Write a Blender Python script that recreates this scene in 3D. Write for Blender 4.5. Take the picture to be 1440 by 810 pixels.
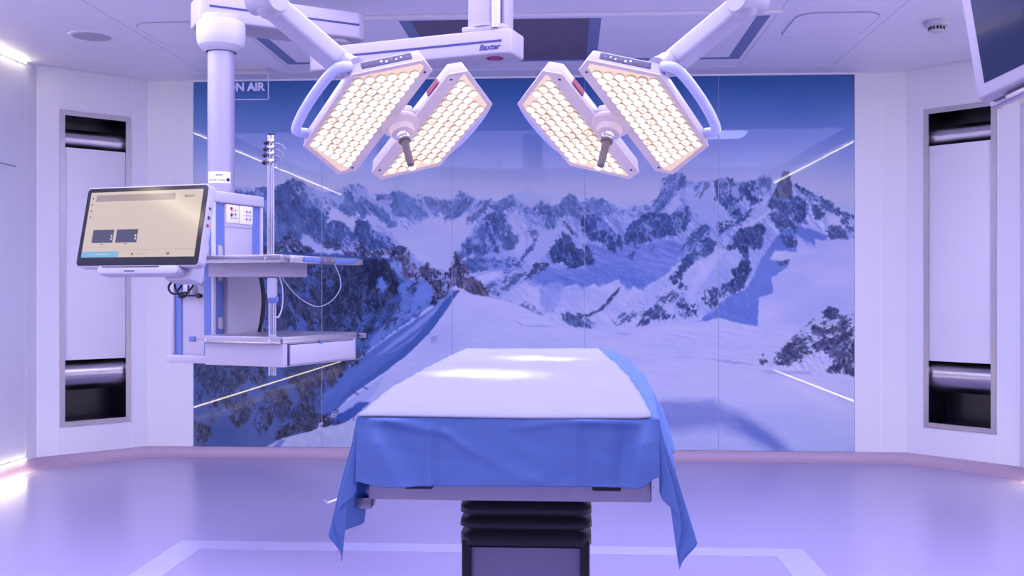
import bpy, bmesh, math, random
import numpy as np
from mathutils import Vector, Matrix

random.seed(7)
sc = bpy.context.scene
for o in list(bpy.data.objects):
    bpy.data.objects.remove(o, do_unlink=True)

# ------------------------------------------------------------------ camera
TH = math.radians(3.18); F = 1440.0; HC = 1.365
cam_d = bpy.data.cameras.new('camera'); cam = bpy.data.objects.new('camera', cam_d)
sc.collection.objects.link(cam); sc.camera = cam
cam.location = (0, 0, HC); cam.rotation_euler = (math.pi/2, 0, TH)
cam_d.sensor_width = 36; cam_d.lens = 36; cam_d.shift_y = 3/1440; cam_d.clip_start = .05
cam_d.dof.use_dof = False

# ------------------------------------------------------------------ world, exposure
w = bpy.data.worlds.new('world'); sc.world = w; w.use_nodes = True
w.node_tree.nodes['Background'].inputs[0].default_value = (.50, .45, 1, 1)
w.node_tree.nodes['Background'].inputs[1].default_value = .05
vs = sc.view_settings
vs.view_transform = 'Standard'; vs.look = 'None'; vs.gamma = 1; vs.use_curve_mapping = False
vs.exposure = 1.4

# ------------------------------------------------------------------ room numbers
XL, XR, YB, ZC = -4.085, 3.28, 8.27, 3.09       # side walls, back wall, ceiling
CXL, CXR, CH = -3.47, 2.67, .615                 # back corners, corner chamfer
YF = -3.6                                        # wall behind the camera
MX0, MW = -3.086, 1.0704                         # printed glass wall: start and panel width
ZB = .08                                         # top of the coved skirting

def area(name, loc, size, sizey, power, col, rot=(0, 0, 0)):
    l = bpy.data.lights.new(name, 'AREA'); l.shape = 'RECTANGLE'; l.size = size; l.size_y = sizey
    l.energy = power; l.color = col
    o = bpy.data.objects.new(name, l); sc.collection.objects.link(o); o.location = loc; o.rotation_euler = rot
    return o
# unseen violet fill lights added under the ceiling to brighten the room
area('added_ceiling_fill', (-.41, 3.9, ZC-.02), 6.6, 3.4, 118, (.525, .488, .94))
area('added_ceiling_fill', (-.41, -.5, ZC-.02), 6.6, 5.2, 70, (.525, .488, .94))

# ------------------------------------------------------------------ materials
def srgb(r, g, b):
    f = lambda c: (c/255/12.92) if c/255 <= .04045 else ((c/255+.055)/1.055)**2.4
    return (f(r), f(g), f(b), 1)
def mat(name, col, rough=.5, metal=0., spec=.5, emit=None, es=0., noise=0., nscale=30., bump=0., coat=0., trans=0., ior=1.5, aniso=0.):
    m = bpy.data.materials.new(name); m.use_nodes = True
    nt = m.node_tree; b = nt.nodes['Principled BSDF']
    c = tuple(col)[:3]+(1,)
    b.inputs['Base Color'].default_value = c
    b.inputs['Roughness'].default_value = rough; b.inputs['Metallic'].default_value = metal
    b.inputs['Specular IOR Level'].default_value = spec; b.inputs['IOR'].default_value = ior
    b.inputs['Coat Weight'].default_value = coat; b.inputs['Transmission Weight'].default_value = trans
    if aniso: b.inputs['Anisotropic'].default_value = aniso
    if emit is not None:
        b.inputs['Emission Color'].default_value = tuple(emit)[:3]+(1,); b.inputs['Emission Strength'].default_value = es
    if noise or bump:
        tc = nt.nodes.new('ShaderNodeTexCoord'); n = nt.nodes.new('ShaderNodeTexNoise')
        n.inputs['Scale'].default_value = nscale; n.inputs['Detail'].default_value = 4
        nt.links.new(tc.outputs['Object'], n.inputs['Vector'])
        if noise:
            mx = nt.nodes.new('ShaderNodeMix'); mx.data_type = 'RGBA'
            mx.inputs[6].default_value = tuple(v*(1-noise) for v in c[:3])+(1,)
            mx.inputs[7].default_value = tuple(min(1, v*(1+noise)) for v in c[:3])+(1,)
            nt.links.new(n.outputs['Fac'], mx.inputs[0]); nt.links.new(mx.outputs[2], b.inputs['Base Color'])
        if bump:
            bp = nt.nodes.new('ShaderNodeBump'); bp.inputs['Strength'].default_value = bump; bp.inputs['Distance'].default_value = .002
            nt.links.new(n.outputs['Fac'], bp.inputs['Height']); nt.links.new(bp.outputs['Normal'], b.inputs['Normal'])
    return m

M = {}
M['wall'] = mat('white_wall_panel', (.77, .78, .80), .38, noise=.015, nscale=3)
M['ceil'] = mat('white_ceiling_panel', (.78, .765, .81), .45, noise=.015, nscale=3)
M['seam'] = mat('white_joint', (.88, .87, .9), .5)
M['gap'] = mat('grey_joint', (.42, .40, .48), .6)
M['white'] = mat('white_lacquer', (.51, .50, .55), .36, noise=.02, nscale=8)
M['whiteg'] = mat('warm_white_plastic', (.43, .40, .45), .40, noise=.02, nscale=8)
M['blue'] = mat('blue_plastic', (.13, .20, .46), .4, noise=.05, nscale=20)
M['navy'] = mat('navy_stripe', (.02, .025, .16), .4)
M['black'] = mat('black_plastic', (.008, .008, .012), .35, noise=.2, nscale=20)
M['rubber'] = mat('black_rubber', (.012, .011, .018), .45, noise=.3, nscale=14, bump=.3)
M['steel'] = mat('brushed_steel', (.52, .50, .52), .28, 1., noise=.12, nscale=60, aniso=.6)
M['steeld'] = mat('satin_steel', (.42, .40, .43), .34, 1., noise=.1, nscale=40)
M['alu'] = mat('anodised_aluminium', (.60, .58, .62), .36, 1., noise=.04, nscale=20)
M['pearl'] = mat('pearl_silver_column', (.37, .355, .46), .45, .3, noise=.03, nscale=20)
M['rearwall'] = mat('grey_blue_rear_wall', (.30, .30, .38), .6, noise=.03, nscale=3)  # unseen wall, toned dark to cut light bouncing onto the drape front
M['chrome'] = mat('chrome', (.75, .74, .76), .12, 1.)
M['duct'] = mat('dark_duct', (.004, .003, .008), .3)
M['tealband'] = mat('slate_blue_frame', (.17, .21, .36), .45, noise=.03, nscale=10)
M['filter'] = mat('brown_filter', (.13, .095, .13), .45, noise=.2, nscale=9)
M['handle'] = mat('brown_grey_grip', (.17, .135, .125), .38, noise=.2, nscale=40)
M['red'] = mat('dark_red_label', (.35, .02, .05), .4)
M['paper'] = mat('paper_label', (.85, .83, .87), .6)
M['ink'] = mat('dark_ink', (.05, .04, .12), .6)
M['handrail'] = mat('translucent_white_rail', (.62, .66, .92), .25, noise=.02)
M['pink'] = mat('magenta_ring', (.26, .03, .16), .4)
M['strip'] = mat('led_strip_diffuser', (.9, .88, .8), .5, emit=(1, .86, .62), es=15.)
M['panelon'] = mat('lit_ceiling_panel', (.9, .9, .95), .5, emit=(.55, .55, 1), es=7.)

# floor : speckled vinyl with a satin finish
def floor_mat(name, base, speck=.10, rough=.27):
    m = mat(name, base, rough, spec=.5); nt = m.node_tree; b = nt.nodes['Principled BSDF']
    tc = nt.nodes.new('ShaderNodeTexCoord')
    n1 = nt.nodes.new('ShaderNodeTexNoise'); n1.inputs['Scale'].default_value = 230; n1.inputs['Detail'].default_value = 2
    n2 = nt.nodes.new('ShaderNodeTexVoronoi'); n2.inputs['Scale'].default_value = 55
    nt.links.new(tc.outputs['Object'], n1.inputs['Vector']); nt.links.new(tc.outputs['Object'], n2.inputs['Vector'])
    r1 = nt.nodes.new('ShaderNodeValToRGB'); r1.color_ramp.elements[0].position = .35; r1.color_ramp.elements[1].position = .68
    r1.color_ramp.elements[0].color = tuple(v*(1-speck) for v in base[:3])+(1,); r1.color_ramp.elements[1].color = tuple(min(1, v*(1+speck)) for v in base[:3])+(1,)
    nt.links.new(n1.outputs['Fac'], r1.inputs[0])
    r2 = nt.nodes.new('ShaderNodeValToRGB'); r2.color_ramp.elements[0].position = .06; r2.color_ramp.elements[1].position = .10
    r2.color_ramp.elements[0].color = (.6, .6, .6, 1); r2.color_ramp.elements[1].color = (1, 1, 1, 1)
    nt.links.new(n2.outputs['Distance'], r2.inputs[0])
    mx = nt.nodes.new('ShaderNodeMix'); mx.data_type = 'RGBA'; mx.blend_type = 'MULTIPLY'; mx.inputs[0].default_value = .6
    nt.links.new(r1.outputs[0], mx.inputs[6]); nt.links.new(r2.outputs[0], mx.inputs[7]); nt.links.new(mx.outputs[2], b.inputs['Base Color'])
    return m
M['floor'] = floor_mat('speckled_vinyl_floor', (.37, .335, .50))
M['band'] = floor_mat('pale_vinyl_band', (.46, .45, .62), .05)
M['cove'] = floor_mat('speckled_vinyl_coving', (.45, .34, .42), .16, .4)

# ------------------------------------------------------------------ helpers
def wc(x, d, z):
    """camera-aligned ground coordinates (x right, d ahead) to the room"""
    return Vector((x*math.cos(TH)-d*math.sin(TH), x*math.sin(TH)+d*math.cos(TH), z))
def W(px, py, d):
    return wc((px-720)/F*d, d, HC+(408-py)/F*d)
def WZ(px, py, z):
    return W(px, py, F*(z-HC)/(408-py))

class MB:
    def __init__(s): s.bm = bmesh.new()
    def _new(s, before):
        return [v for v in s.bm.verts if v not in before]
    def box(s, c, size, rot=None, bev=0., seg=2):
        r = bmesh.ops.create_cube(s.bm, size=1.); vs_ = r['verts']
        bmesh.ops.scale(s.bm, vec=size, verts=vs_)
        if bev:
            es = list({e for v in vs_ for e in v.link_edges})
            r2 = bmesh.ops.bevel(s.bm, geom=es, offset=bev, segments=seg, affect='EDGES', profile=.5)
            vs_ = list({v for f in r2['faces'] for v in f.verts} | {v for v in vs_ if v.is_valid})
        mtx = Matrix.Translation(c) @ (rot.to_4x4() if rot is not None else Matrix.Identity(4))
        bmesh.ops.transform(s.bm, matrix=mtx, verts=vs_)
        return s
    def frame(s, o, ax, ay, az, size, bev=0., seg=2):
        """box centred at o with unit axes"""
        R = Matrix((ax, ay, az)).transposed()
        return s.box(o, size, R, bev, seg)
    def cyl(s, p0, p1, r0, r1=None, seg=24, cap=True):
        p0 = Vector(p0); p1 = Vector(p1); r1 = r0 if r1 is None else r1
        d = p1-p0; q = d.to_track_quat('Z', 'Y').to_matrix().to_4x4()
        bmesh.ops.create_cone(s.bm, cap_ends=cap, cap_tris=False, segments=seg, radius1=max(r0, 1e-5), radius2=max(r1, 1e-5), depth=d.length,
                              matrix=Matrix.Translation((p0+p1)/2) @ q)
        return s
    def lathe(s, prof, o=(0, 0, 0), axis=(0, 0, 1), seg=32):
        """prof: list of (r, h)"""
        q = Vector(axis).to_track_quat('Z', 'Y').to_matrix()
        o = Vector(o); rings = []
        for r, h in prof:
            rings.append([s.bm.verts.new(o+q @ Vector((r*math.cos(2*math.pi*k/seg), r*math.sin(2*math.pi*k/seg), h))) for k in range(seg)])
        for a, b in zip(rings, rings[1:]):
            for k in range(seg):
                s.bm.faces.new((a[k], a[(k+1) % seg], b[(k+1) % seg], b[k]))
        if prof[0][0] > 1e-4: s.bm.faces.new(rings[0][::-1])
        if prof[-1][0] > 1e-4: s.bm.faces.new(rings[-1])
        return s
    def tube(s, pts, r, seg=10, cyc=False):
        pts = [Vector(p) for p in pts]; rings = []
        n = len(pts); prev = None
        for i, p in enumerate(pts):
            t = (pts[min(i+1, n-1)]-pts[max(i-1, 0)]).normalized()
            if prev is None:
                u = t.orthogonal().normalized()
            else:
                u = (prev-t*prev.dot(t)).normalized()
            prev = u; v = t.cross(u)
            rr = r[i] if isinstance(r, (list, tuple)) else r
            rings.append([s.bm.verts.new(p+(u*math.cos(2*math.pi*k/seg)+v*math.sin(2*math.pi*k/seg))*rr) for k in range(seg)])
        for a, b in zip(rings, rings[1:]):
            for k in range(seg):
                s.bm.faces.new((a[k], a[(k+1) % seg], b[(k+1) % seg], b[k]))
        s.bm.faces.new(rings[0][::-1]); s.bm.faces.new(rings[-1])
        return s
    def ball(s, c, r, sc_=(1, 1, 1)):
        rr = bmesh.ops.create_uvsphere(s.bm, u_segments=20, v_segments=12, radius=r)
        bmesh.ops.scale(s.bm, vec=sc_, verts=rr['verts']); bmesh.ops.translate(s.bm, vec=c, verts=rr['verts'])
        return s
    def prism(s, pts, off, top=None, bev=0., seg=2):
        """polygon pts (3D) extruded by vector off; top: optional second polygon"""
        a = [s.bm.verts.new(Vector(p)) for p in pts]
        b = [s.bm.verts.new(Vector(p)) for p in (top if top is not None else [Vector(p)+Vector(off) for p in pts])]
        n = len(a)
        f = [s.bm.faces.new(a[::-1]), s.bm.faces.new(b)]
        for k in range(n):
            f.append(s.bm.faces.new((a[k], a[(k+1) % n], b[(k+1) % n], b[k])))
        if bev:
            bmesh.ops.recalc_face_normals(s.bm, faces=f)
            es = list({e for q in f for e in q.edges})
            bmesh.ops.bevel(s.bm, geom=es, offset=bev, segments=seg, affect='EDGES', profile=.5)
        return s
    def build(s, name, material, parent=None, smooth=True, world=False, ang=35):
        bmesh.ops.recalc_face_normals(s.bm, faces=s.bm.faces[:])
        me = bpy.data.meshes.new(name); 
        if smooth:
            for f in s.bm.faces: f.smooth = True
            lim = math.radians(ang)
            for e in s.bm.edges:
                if len(e.link_faces) == 2:
                    e.smooth = e.calc_face_angle(0) < lim
        s.bm.to_mesh(me); s.bm.free()
        me.materials.append(material)
        o = bpy.data.objects.new(name, me); sc.collection.objects.link(o)
        if parent is not None:
            o.parent = parent
        return o
def pw(o, parent):
    """parent keeping the world-space mesh where it is (the parent may be rotated)"""
    o.parent = parent
    bpy.context.view_layer.update()
    o.matrix_parent_inverse = parent.matrix_world.inverted()
    return o
def tag(o, label=None, cat=None, group=None, kind=None):
    if label: o['label'] = label
    if cat: o['category'] = cat
    if group: o['group'] = group
    if kind: o['kind'] = kind
    return o
def struct(o): o['kind'] = 'structure'; return o
def thing(name, label, cat, loc=(0, 0, 0), group=None):
    e = bpy.data.objects.new(name, None); sc.collection.objects.link(e); e.location = loc; e.empty_display_size = .1
    bpy.context.view_layer.update()
    return tag(e, label, cat, group)
def part(mb, name, m, root, **k):
    """mb holds world coordinates"""
    o = mb.build(name, M[m] if isinstance(m, str) else m, **k)
    return pw(o, root)
def text_mesh(s, size, mtx, name, material, root, depth=.0008, shear=0., bold=0.):
    c = bpy.data.curves.new(name, 'FONT'); c.body = s; c.size = size; c.extrude = depth; c.align_x = 'CENTER'; c.align_y = 'CENTER'
    c.shear = shear; c.offset = bold; c.resolution_u = 3
    t = bpy.data.objects.new(name, c); sc.collection.objects.link(t)
    dg = bpy.context.evaluated_depsgraph_get(); me = bpy.data.meshes.new_from_object(t.evaluated_get(dg))
    bpy.data.objects.remove(t, do_unlink=True)
    me.transform(mtx); me.materials.clear(); me.materials.append(material)
    o = bpy.data.objects.new(name, me); sc.collection.objects.link(o)
    if root is not None: pw(o, root)
    return o
def basis(ax, ay, az, o):
    m = Matrix((ax, ay, az)).transposed().to_4x4(); m.translation = Vector(o); return m

class Paint:
    """numpy painter of the printed alpine panorama (a flat printed picture)"""
    def __init__(s, x0, x1, y0, y1, step=1.0):
        s.x0, s.y0, s.step = x0, y0, step
        xs = np.arange(x0, x1 + .01, step); ys = np.arange(y0, y1 + .01, step)
        s.X, s.Y = np.meshgrid(xs, ys)
        s.img = np.zeros(s.X.shape + (3,))
    @staticmethod
    def lat(x, y, seed):
        n = 256
        t = np.random.RandomState(seed).rand(n, n)
        xi = np.floor(x).astype(int); yi = np.floor(y).astype(int)
        fx = x - xi; fy = y - yi
        fx = fx*fx*(3-2*fx); fy = fy*fy*(3-2*fy)
        a = t[yi % n, xi % n]; b = t[yi % n, (xi+1) % n]
        c = t[(yi+1) % n, xi % n]; d = t[(yi+1) % n, (xi+1) % n]
        return (a*(1-fx)+b*fx)*(1-fy)+(c*(1-fx)+d*fx)*fy
    def fbm(s, X, Y, scale, oc=5, seed=1, ang=0., st=1., ridge=False, gain=.55):
        ca, sa = np.cos(ang), np.sin(ang)
        u = (X*ca+Y*sa)/(scale*st); v = (-X*sa+Y*ca)/scale
        r = np.zeros(X.shape); amp = 1.; tot = 0.
        for i in range(oc):
            n = s.lat(u+17.3*i+seed, v+9.1*i+seed*3, seed*13+i)
            if ridge: n = 1-np.abs(2*n-1)
            r += n*amp; tot += amp; amp *= gain; u = u*2.03; v = v*2.03
        return r/tot
    def inside(s, poly, warp=2.5, seed=5, wscale=7.):
        pts = np.array(poly, float)
        i0 = max(int((pts[:, 0].min()-s.x0-14)/s.step), 0); i1 = int((pts[:, 0].max()-s.x0+14)/s.step)+1
        j0 = max(int((pts[:, 1].min()-s.y0-14)/s.step), 0); j1 = int((pts[:, 1].max()-s.y0+14)/s.step)+1
        sl = (slice(j0, j1), slice(i0, i1))
        X = s.X[sl]; Y = s.Y[sl]
        if warp:
            wx = s.fbm(X, Y, wscale, 4, seed, gain=.7)-.5; wy = s.fbm(X, Y, wscale, 4, seed+7, gain=.7)-.5
            Xw = X+wx*warp*4; Yw = Y+wy*warp*4
        else: Xw, Yw = X, Y
        # signed distance to the polygon
        d = np.full(X.shape, 1e9); ins = np.zeros(X.shape, bool)
        n = len(pts)
        for k in range(n):
            ax, ay = pts[k]; bx, by = pts[(k+1) % n]
            ex, ey = bx-ax, by-ay
            L = ex*ex+ey*ey+1e-9
            t = np.clip(((Xw-ax)*ex+(Yw-ay)*ey)/L, 0, 1)
            d = np.minimum(d, (Xw-ax-t*ex)**2+(Yw-ay-t*ey)**2)
            c = ((ay > Yw) != (by > Yw))
            xi = ax+(Yw-ay)*ex/(ey if abs(ey) > 1e-9 else 1e-9)
            ins ^= c & (Xw < xi)
        d = np.sqrt(d)
        return sl, np.where(ins, d, -d), X, Y
    def fill(s, poly, col, soft=.8, warp=2.5, seed=5, alpha=1., col2=None, nscale=25, ang=0., st=1., wscale=7.):
        sl, d, X, Y = s.inside(poly, warp, seed, wscale)
        m = np.clip(d/soft+.5, 0, 1)[..., None]*alpha
        c = np.array(col, float)*np.ones(X.shape+(3,))
        if col2 is not None:
            t = np.clip((s.fbm(X, Y, nscale, 5, seed+31, ang, st)-.5)*3+.5, 0, 1)[..., None]
            c = c*(1-t)+np.array(col2, float)*t
        s.img[sl] = s.img[sl]*(1-m)+c*m
    def rock(s, poly, dark, snow, cover=.5, scale=9, ang=1.2, st=2.5, seed=3, warp=3., fade=7., soft=.04, alpha=1., lite=None):
        """broken rock face: dark stone showing through wind-blown snow"""
        sl, d, X, Y = s.inside(poly, warp, seed)
        n = s.fbm(X, Y, scale, 6, seed, ang, st, ridge=True, gain=.68)
        n2 = s.fbm(X, Y, scale*3.2, 4, seed+50, ang, 1.4)
        n3 = s.fbm(X, Y, 2.6, 3, seed+80, ang+.6, 1.5, gain=.7)
        f = .42*n+.36*n2+.22*n3
        th = np.quantile(f, np.clip(cover, .02, .98))
        edge = np.clip(d/fade, -1, 1)
        v = (th-f)+.10*np.minimum(edge-.25, .25)
        m = np.clip(v/soft/1.+.5, 0, 1)*np.clip(d/1.5+1.2, 0, 1)
        m = m[..., None]*alpha
        dark = [dark[0]*.92, dark[1]*.90, dark[2]*.82]
        sh = np.clip((s.fbm(X, Y, scale*.5, 4, seed+11, ang, st)-.5)*3.2+.5, 0, 1)[..., None]
        c = np.array(dark, float)*(1-sh)+np.array(lite if lite is not None else [q*1.22+5 for q in dark], float)*sh
        if snow is not None:
            ms = np.clip(d/3+.5, 0, 1)[..., None]*.75
            s.img[sl] = s.img[sl]*(1-ms)+np.array(snow, float)*ms
        # thin wind-blown snow lines lying across the stone
        n5 = s.fbm(X, Y, 3.4, 4, seed+140, ang+.25, 2.6, ridge=True, gain=.6)
        k5 = np.clip((n5-np.quantile(n5, .80))/.05, 0, 1)[..., None]*(.42 if snow is not None else .30)
        c = c*(1-k5)+np.array([128, 136, 220], float)*k5
        s.img[sl] = s.img[sl]*(1-m)+c*m
    def relief(s, poly, amt=22, scale=10, ang=.9, st=2., seed=9, warp=3., lx=-.6, ly=.5):
        """fine light and dark snow texture, as the print shows it"""
        sl, d, X, Y = s.inside(poly, warp, seed)
        n = s.fbm(X, Y, scale, 6, seed, ang, st, ridge=True, gain=.62)
        gy, gx = np.gradient(n)
        g = (gx*lx+gy*ly)/s.step*scale
        g = np.clip(g, -1.3, 1.3)
        m = np.clip(d/6, 0, 1)
        s.img[sl] += (g*m*amt)[..., None]*np.array([1., .95, .6])

def paint_mural(step=1.0):
    P = Paint(262, 1212, 94, 646, step)
    X, Y = P.X, P.Y
    R = [(100, (50, 86, 172)), (125, (60, 94, 184)), (160, (86, 112, 206)), (200, (112, 126, 220)), (235, (146, 150, 228)),
         (262, (164, 160, 228)), (290, (172, 164, 230)), (330, (168, 163, 232)), (700, (170, 165, 235))]
    for c in range(3):
        P.img[..., c] = np.interp(Y, [r[0] for r in R], [r[1][c] for r in R])
    P.img += ((P.fbm(X, Y, 60, 4, 77, 0, 3)-.5)*14)[..., None]
    P.img += (np.clip((X-272)/300, 0, 1)*-6+3)[..., None]
    # haze bank and a faint far peak
    P.fill([(262, 300), (400, 285), (560, 262), (650, 272), (720, 270), (742, 262), (760, 272), (860, 280), (900, 276), (920, 290), (1212, 290), (1212, 330), (262, 330)], (158, 160, 232), 9, 3, 21, .55, wscale=30)
    P.fill([(722, 276), (736, 267), (742, 261), (752, 270), (775, 279), (775, 292), (722, 292)], (140, 146, 222), 4, 1, 22, .5)
    P.fill([(1150, 285), (1180, 283), (1202, 293), (1212, 296), (1212, 320), (1150, 300)], (150, 155, 225), 4, 1.5, 24, .8)
    sky = [(262, 262), (330, 262), (384, 264), (401, 259), (409, 253), (417, 254), (426, 260), (440, 264), (454, 271), (465, 270), (481, 264), (494, 261),
           (510, 263), (517, 269), (521, 276), (528, 271), (541, 275), (556, 269), (568, 272), (579, 277), (590, 281), (601, 277), (613, 281), (631, 282),
           (642, 279), (648, 269), (653, 270), (667, 278), (678, 282), (689, 281), (698, 283), (711, 278), (717, 274), (724, 277), (733, 285), (742, 291),
           (753, 290), (759, 283), (766, 285), (775, 290), (787, 287), (793, 280), (801, 272), (809, 276), (815, 284), (822, 283), (834, 280), (845, 282),
           (863, 290), (872, 291), (879, 294), (890, 288), (901, 289), (913, 291), (923, 282), (932, 263), (941, 246), (946, 243), (955, 242), (963, 248),
           (974, 259), (985, 253), (999, 252), (1009, 254), (1022, 248), (1030, 254), (1043, 256), (1063, 251), (1072, 247), (1079, 250), (1086, 258),
           (1097, 252), (1103, 242), (1109, 243), (1113, 258), (1125, 261), (1139, 270), (1157, 279), (1170, 288), (1183, 299), (1197, 303), (1212, 305),
           (1212, 650), (262, 650)]
    P.fill(sky, (150, 152, 232), .8, .7, 3, col2=(128, 134, 222), nscale=22, ang=.9, st=2, wscale=3)
    band = [p for p in sky if p[1] < 320] + [(1212, 345), (1000, 350), (900, 330), (760, 340), (600, 330), (450, 345), (262, 345)]
    P.relief(band, 30, 11, .95, 2.2, 90)
    P.relief([(272, 300), (1202, 300), (1202, 460), (272, 460)], 10, 9, .8, 1.8, 91)
    # ---- bright glacier basins ----
    G = (170, 165, 235); G2 = (152, 152, 230)
    P.fill([(455, 288), (470, 292), (492, 300), (505, 312), (498, 322), (484, 316), (470, 308), (455, 312)], G, 3, 2.5, 41, .9)
    P.fill([(512, 292), (530, 298), (552, 312), (572, 322), (600, 308), (622, 302), (645, 292), (665, 300), (672, 312), (650, 342), (642, 362), (632, 382), (612, 378), (585, 366),
            (560, 340), (540, 322), (520, 312)], G, 4, 3, 42, .95, col2=(158, 155, 231), nscale=30, st=3)
    P.fill([(716, 300), (730, 305), (738, 335), (742, 352), (728, 362), (718, 352)], (160, 156, 232), 4, 3, 43, .8)
    P.fill([(748, 318), (775, 305), (793, 300), (800, 322), (780, 345), (760, 368), (745, 372), (735, 352)], (150, 150, 230), 4, 3, 44, .85)
    P.fill([(975, 262), (998, 262), (1008, 290), (1020, 318), (990, 320), (978, 300), (965, 286)], (146, 148, 230), 5, 3, 45, .9)
    P.fill([(948, 278), (956, 270), (958, 288), (945, 300), (936, 298)], (162, 157, 232), 3, 2, 46, .9)
    P.fill([(1010, 286), (1040, 305), (1055, 302), (1060, 292), (1082, 286), (1100, 296), (1060, 314), (1020, 320)], (146, 148, 229), 5, 3, 47, .8)
    # ---- shadowed blue snow basins ----
    B1 = (94, 108, 206); B2 = (110, 120, 214)
    P.fill([(826, 338), (850, 348), (880, 345), (905, 342), (945, 338), (968, 345), (950, 372), (938, 388), (915, 400), (890, 412), (870, 396), (840, 402), (810, 402), (780, 410),
            (760, 400), (742, 392), (745, 380), (790, 375), (822, 378)], B1, 5, 3, 51, .95, col2=B2, nscale=22, st=3)
    P.fill([(1066, 372), (1080, 350), (1100, 322), (1120, 320), (1140, 322), (1165, 332), (1160, 338), (1150, 346), (1132, 338), (1118, 330), (1121, 354), (1105, 356), (1090, 352),
            (1083, 364), (1108, 372), (1102, 380), (1086, 390), (1087, 412), (1067, 418), (1066, 459), (1042, 456), (1012, 447), (980, 454), (965, 455), (990, 440), (1020, 420), (1050, 405), (1062, 385)],
           (96, 110, 208), 2, 1.4, 52, .97, col2=(84, 100, 200), nscale=26, st=2)
    P.relief([(780, 340), (968, 340), (960, 410), (780, 410)], 12, 18, .3, 3, 93)
    # ---- bright right glacier ----
    P.fill([(1115, 331), (1125, 338), (1138, 346), (1147, 348), (1145, 337), (1165, 338), (1185, 336), (1212, 335), (1212, 650), (1040, 650), (1000, 470), (1012, 448), (1042, 456), (1066, 459), (1067, 419), (1087, 413),
            (1086, 395), (1095, 384), (1109, 374), (1104, 368), (1083, 364), (1090, 353), (1105, 352), (1122, 357)],
           (168, 162, 236), 1.6, 1.2, 53, 1, col2=(152, 150, 231), nscale=24, st=4)
    # serrated snow front
    P.fill([(700, 405), (712, 400), (733, 392), (745, 402), (758, 403), (760, 425), (768, 440), (790, 405), (805, 400), (812, 399), (815, 412), (825, 404), (835, 400), (843, 405), (858, 396), (871, 394),
            (874, 403), (882, 412), (892, 402), (903, 409), (915, 398), (926, 392), (938, 386), (950, 372), (975, 360), (1000, 345), (1020, 352), (1010, 380), (1000, 430), (985, 452), (960, 456), (900, 470), (800, 462), (740, 440)],
           (166, 160, 234), 1.6, 1.4, 54, 1, col2=(150, 150, 230), nscale=18, ang=.5, st=2, wscale=5)
    P.fill([(762, 418), (770, 398), (785, 397), (795, 402), (786, 425), (780, 440), (765, 440)], (130, 136, 222), 3, 1.5, 55, .8)
    P.fill([(962, 402), (1000, 380), (1015, 350), (1030, 352), (1038, 372), (1012, 402), (1030, 410), (1016, 424), (1000, 440), (975, 450), (955, 448), (940, 425)],
           (136, 142, 228), 4, 3, 56, .8, col2=(156, 154, 232), nscale=16)
    P.relief([(700, 395), (1060, 350), (1060, 460), (720, 455)], 10, 8, .9, 2, 94)
    # ---- distant ridges ----
    D1 = (78, 96, 190); D2 = (96, 112, 204); S1 = (132, 140, 224)
    P.rock([(262, 282), (290, 274), (312, 280), (336, 268), (352, 272), (366, 264), (392, 262), (392, 350), (262, 350)], (62, 80, 170), (112, 124, 214), .58, 12, 1.05, 2.2, 99)
    P.rock([(388, 262), (401, 257), (409, 252), (420, 254), (432, 262), (440, 272), (462, 300), (455, 312), (452, 348), (436, 345), (420, 340), (384, 340), (372, 300)], (62, 80, 170), (112, 124, 214), .62, 12, 1.05, 2.2, 101)
    P.rock([(384, 266), (401, 259), (414, 270), (424, 282), (434, 296), (430, 308), (412, 302), (402, 316), (393, 318), (384, 300)], (54, 70, 156), None, .8, 10, 1.1, 2.4, 102)
    P.rock([(432, 296), (442, 290), (455, 315), (455, 345), (440, 340), (428, 325)], (54, 70, 156), None, .75, 10, 1.1, 2.4, 103)
    P.rock([(425, 262), (446, 266), (458, 275), (470, 290), (458, 300), (445, 290), (432, 275)], D1, (150, 150, 228), .35, 7, .9, 2, 104)
    P.rock([(458, 272), (466, 269), (481, 268), (492, 285), (500, 296), (486, 300), (470, 290)], D2, (138, 144, 226), .45, 8, .8, 2, 105)
    P.rock([(481, 265), (494, 260), (510, 262), (518, 270), (522, 285), (514, 290), (518, 302), (508, 306), (496, 292), (484, 280)], (80, 98, 194), (126, 134, 220), .6, 7, 1.1, 2.5, 106)
    P.rock([(480, 288), (492, 292), (503, 306), (492, 306), (478, 298)], D1, None, .7, 7, .7, 2, 107)
    P.rock([(520, 280), (530, 286), (545, 300), (558, 318), (550, 322), (535, 312), (518, 296)], D1, (134, 140, 222), .65, 6, .8, 3, 108)
    P.rock([(528, 272), (541, 274), (542, 280), (532, 280)], D1, None, .8, 5, .4, 2, 109)
    P.rock([(540, 276), (556, 269), (568, 272), (580, 277), (592, 294), (597, 311), (585, 308), (572, 304), (558, 304), (550, 292)], (84, 102, 198), (130, 138, 222), .6, 6, 1., 4, 110)
    P.rock([(580, 278), (601, 276), (631, 282), (645, 290), (632, 298), (612, 302), (598, 296)], (90, 106, 200), (136, 142, 225), .6, 7, .9, 2.6, 111)
    P.rock([(630, 296), (640, 282), (648, 268), (654, 270), (668, 278), (662, 292), (644, 306), (628, 312), (624, 304)], (84, 102, 198), (128, 136, 220), .66, 8, -.9, 2.2, 112)
    P.rock([(664, 290), (678, 280), (690, 280), (684, 300), (668, 310), (655, 316), (658, 300)], (84, 100, 196), (132, 138, 222), .6, 7, -.9, 2.4, 113)
    P.rock([(688, 290), (700, 284), (711, 277), (717, 273), (726, 278), (736, 288), (746, 296), (740, 302), (728, 296), (715, 290), (700, 298)], (78, 96, 190), (132, 138, 222), .62, 7, .8, 2.2, 114)
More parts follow.
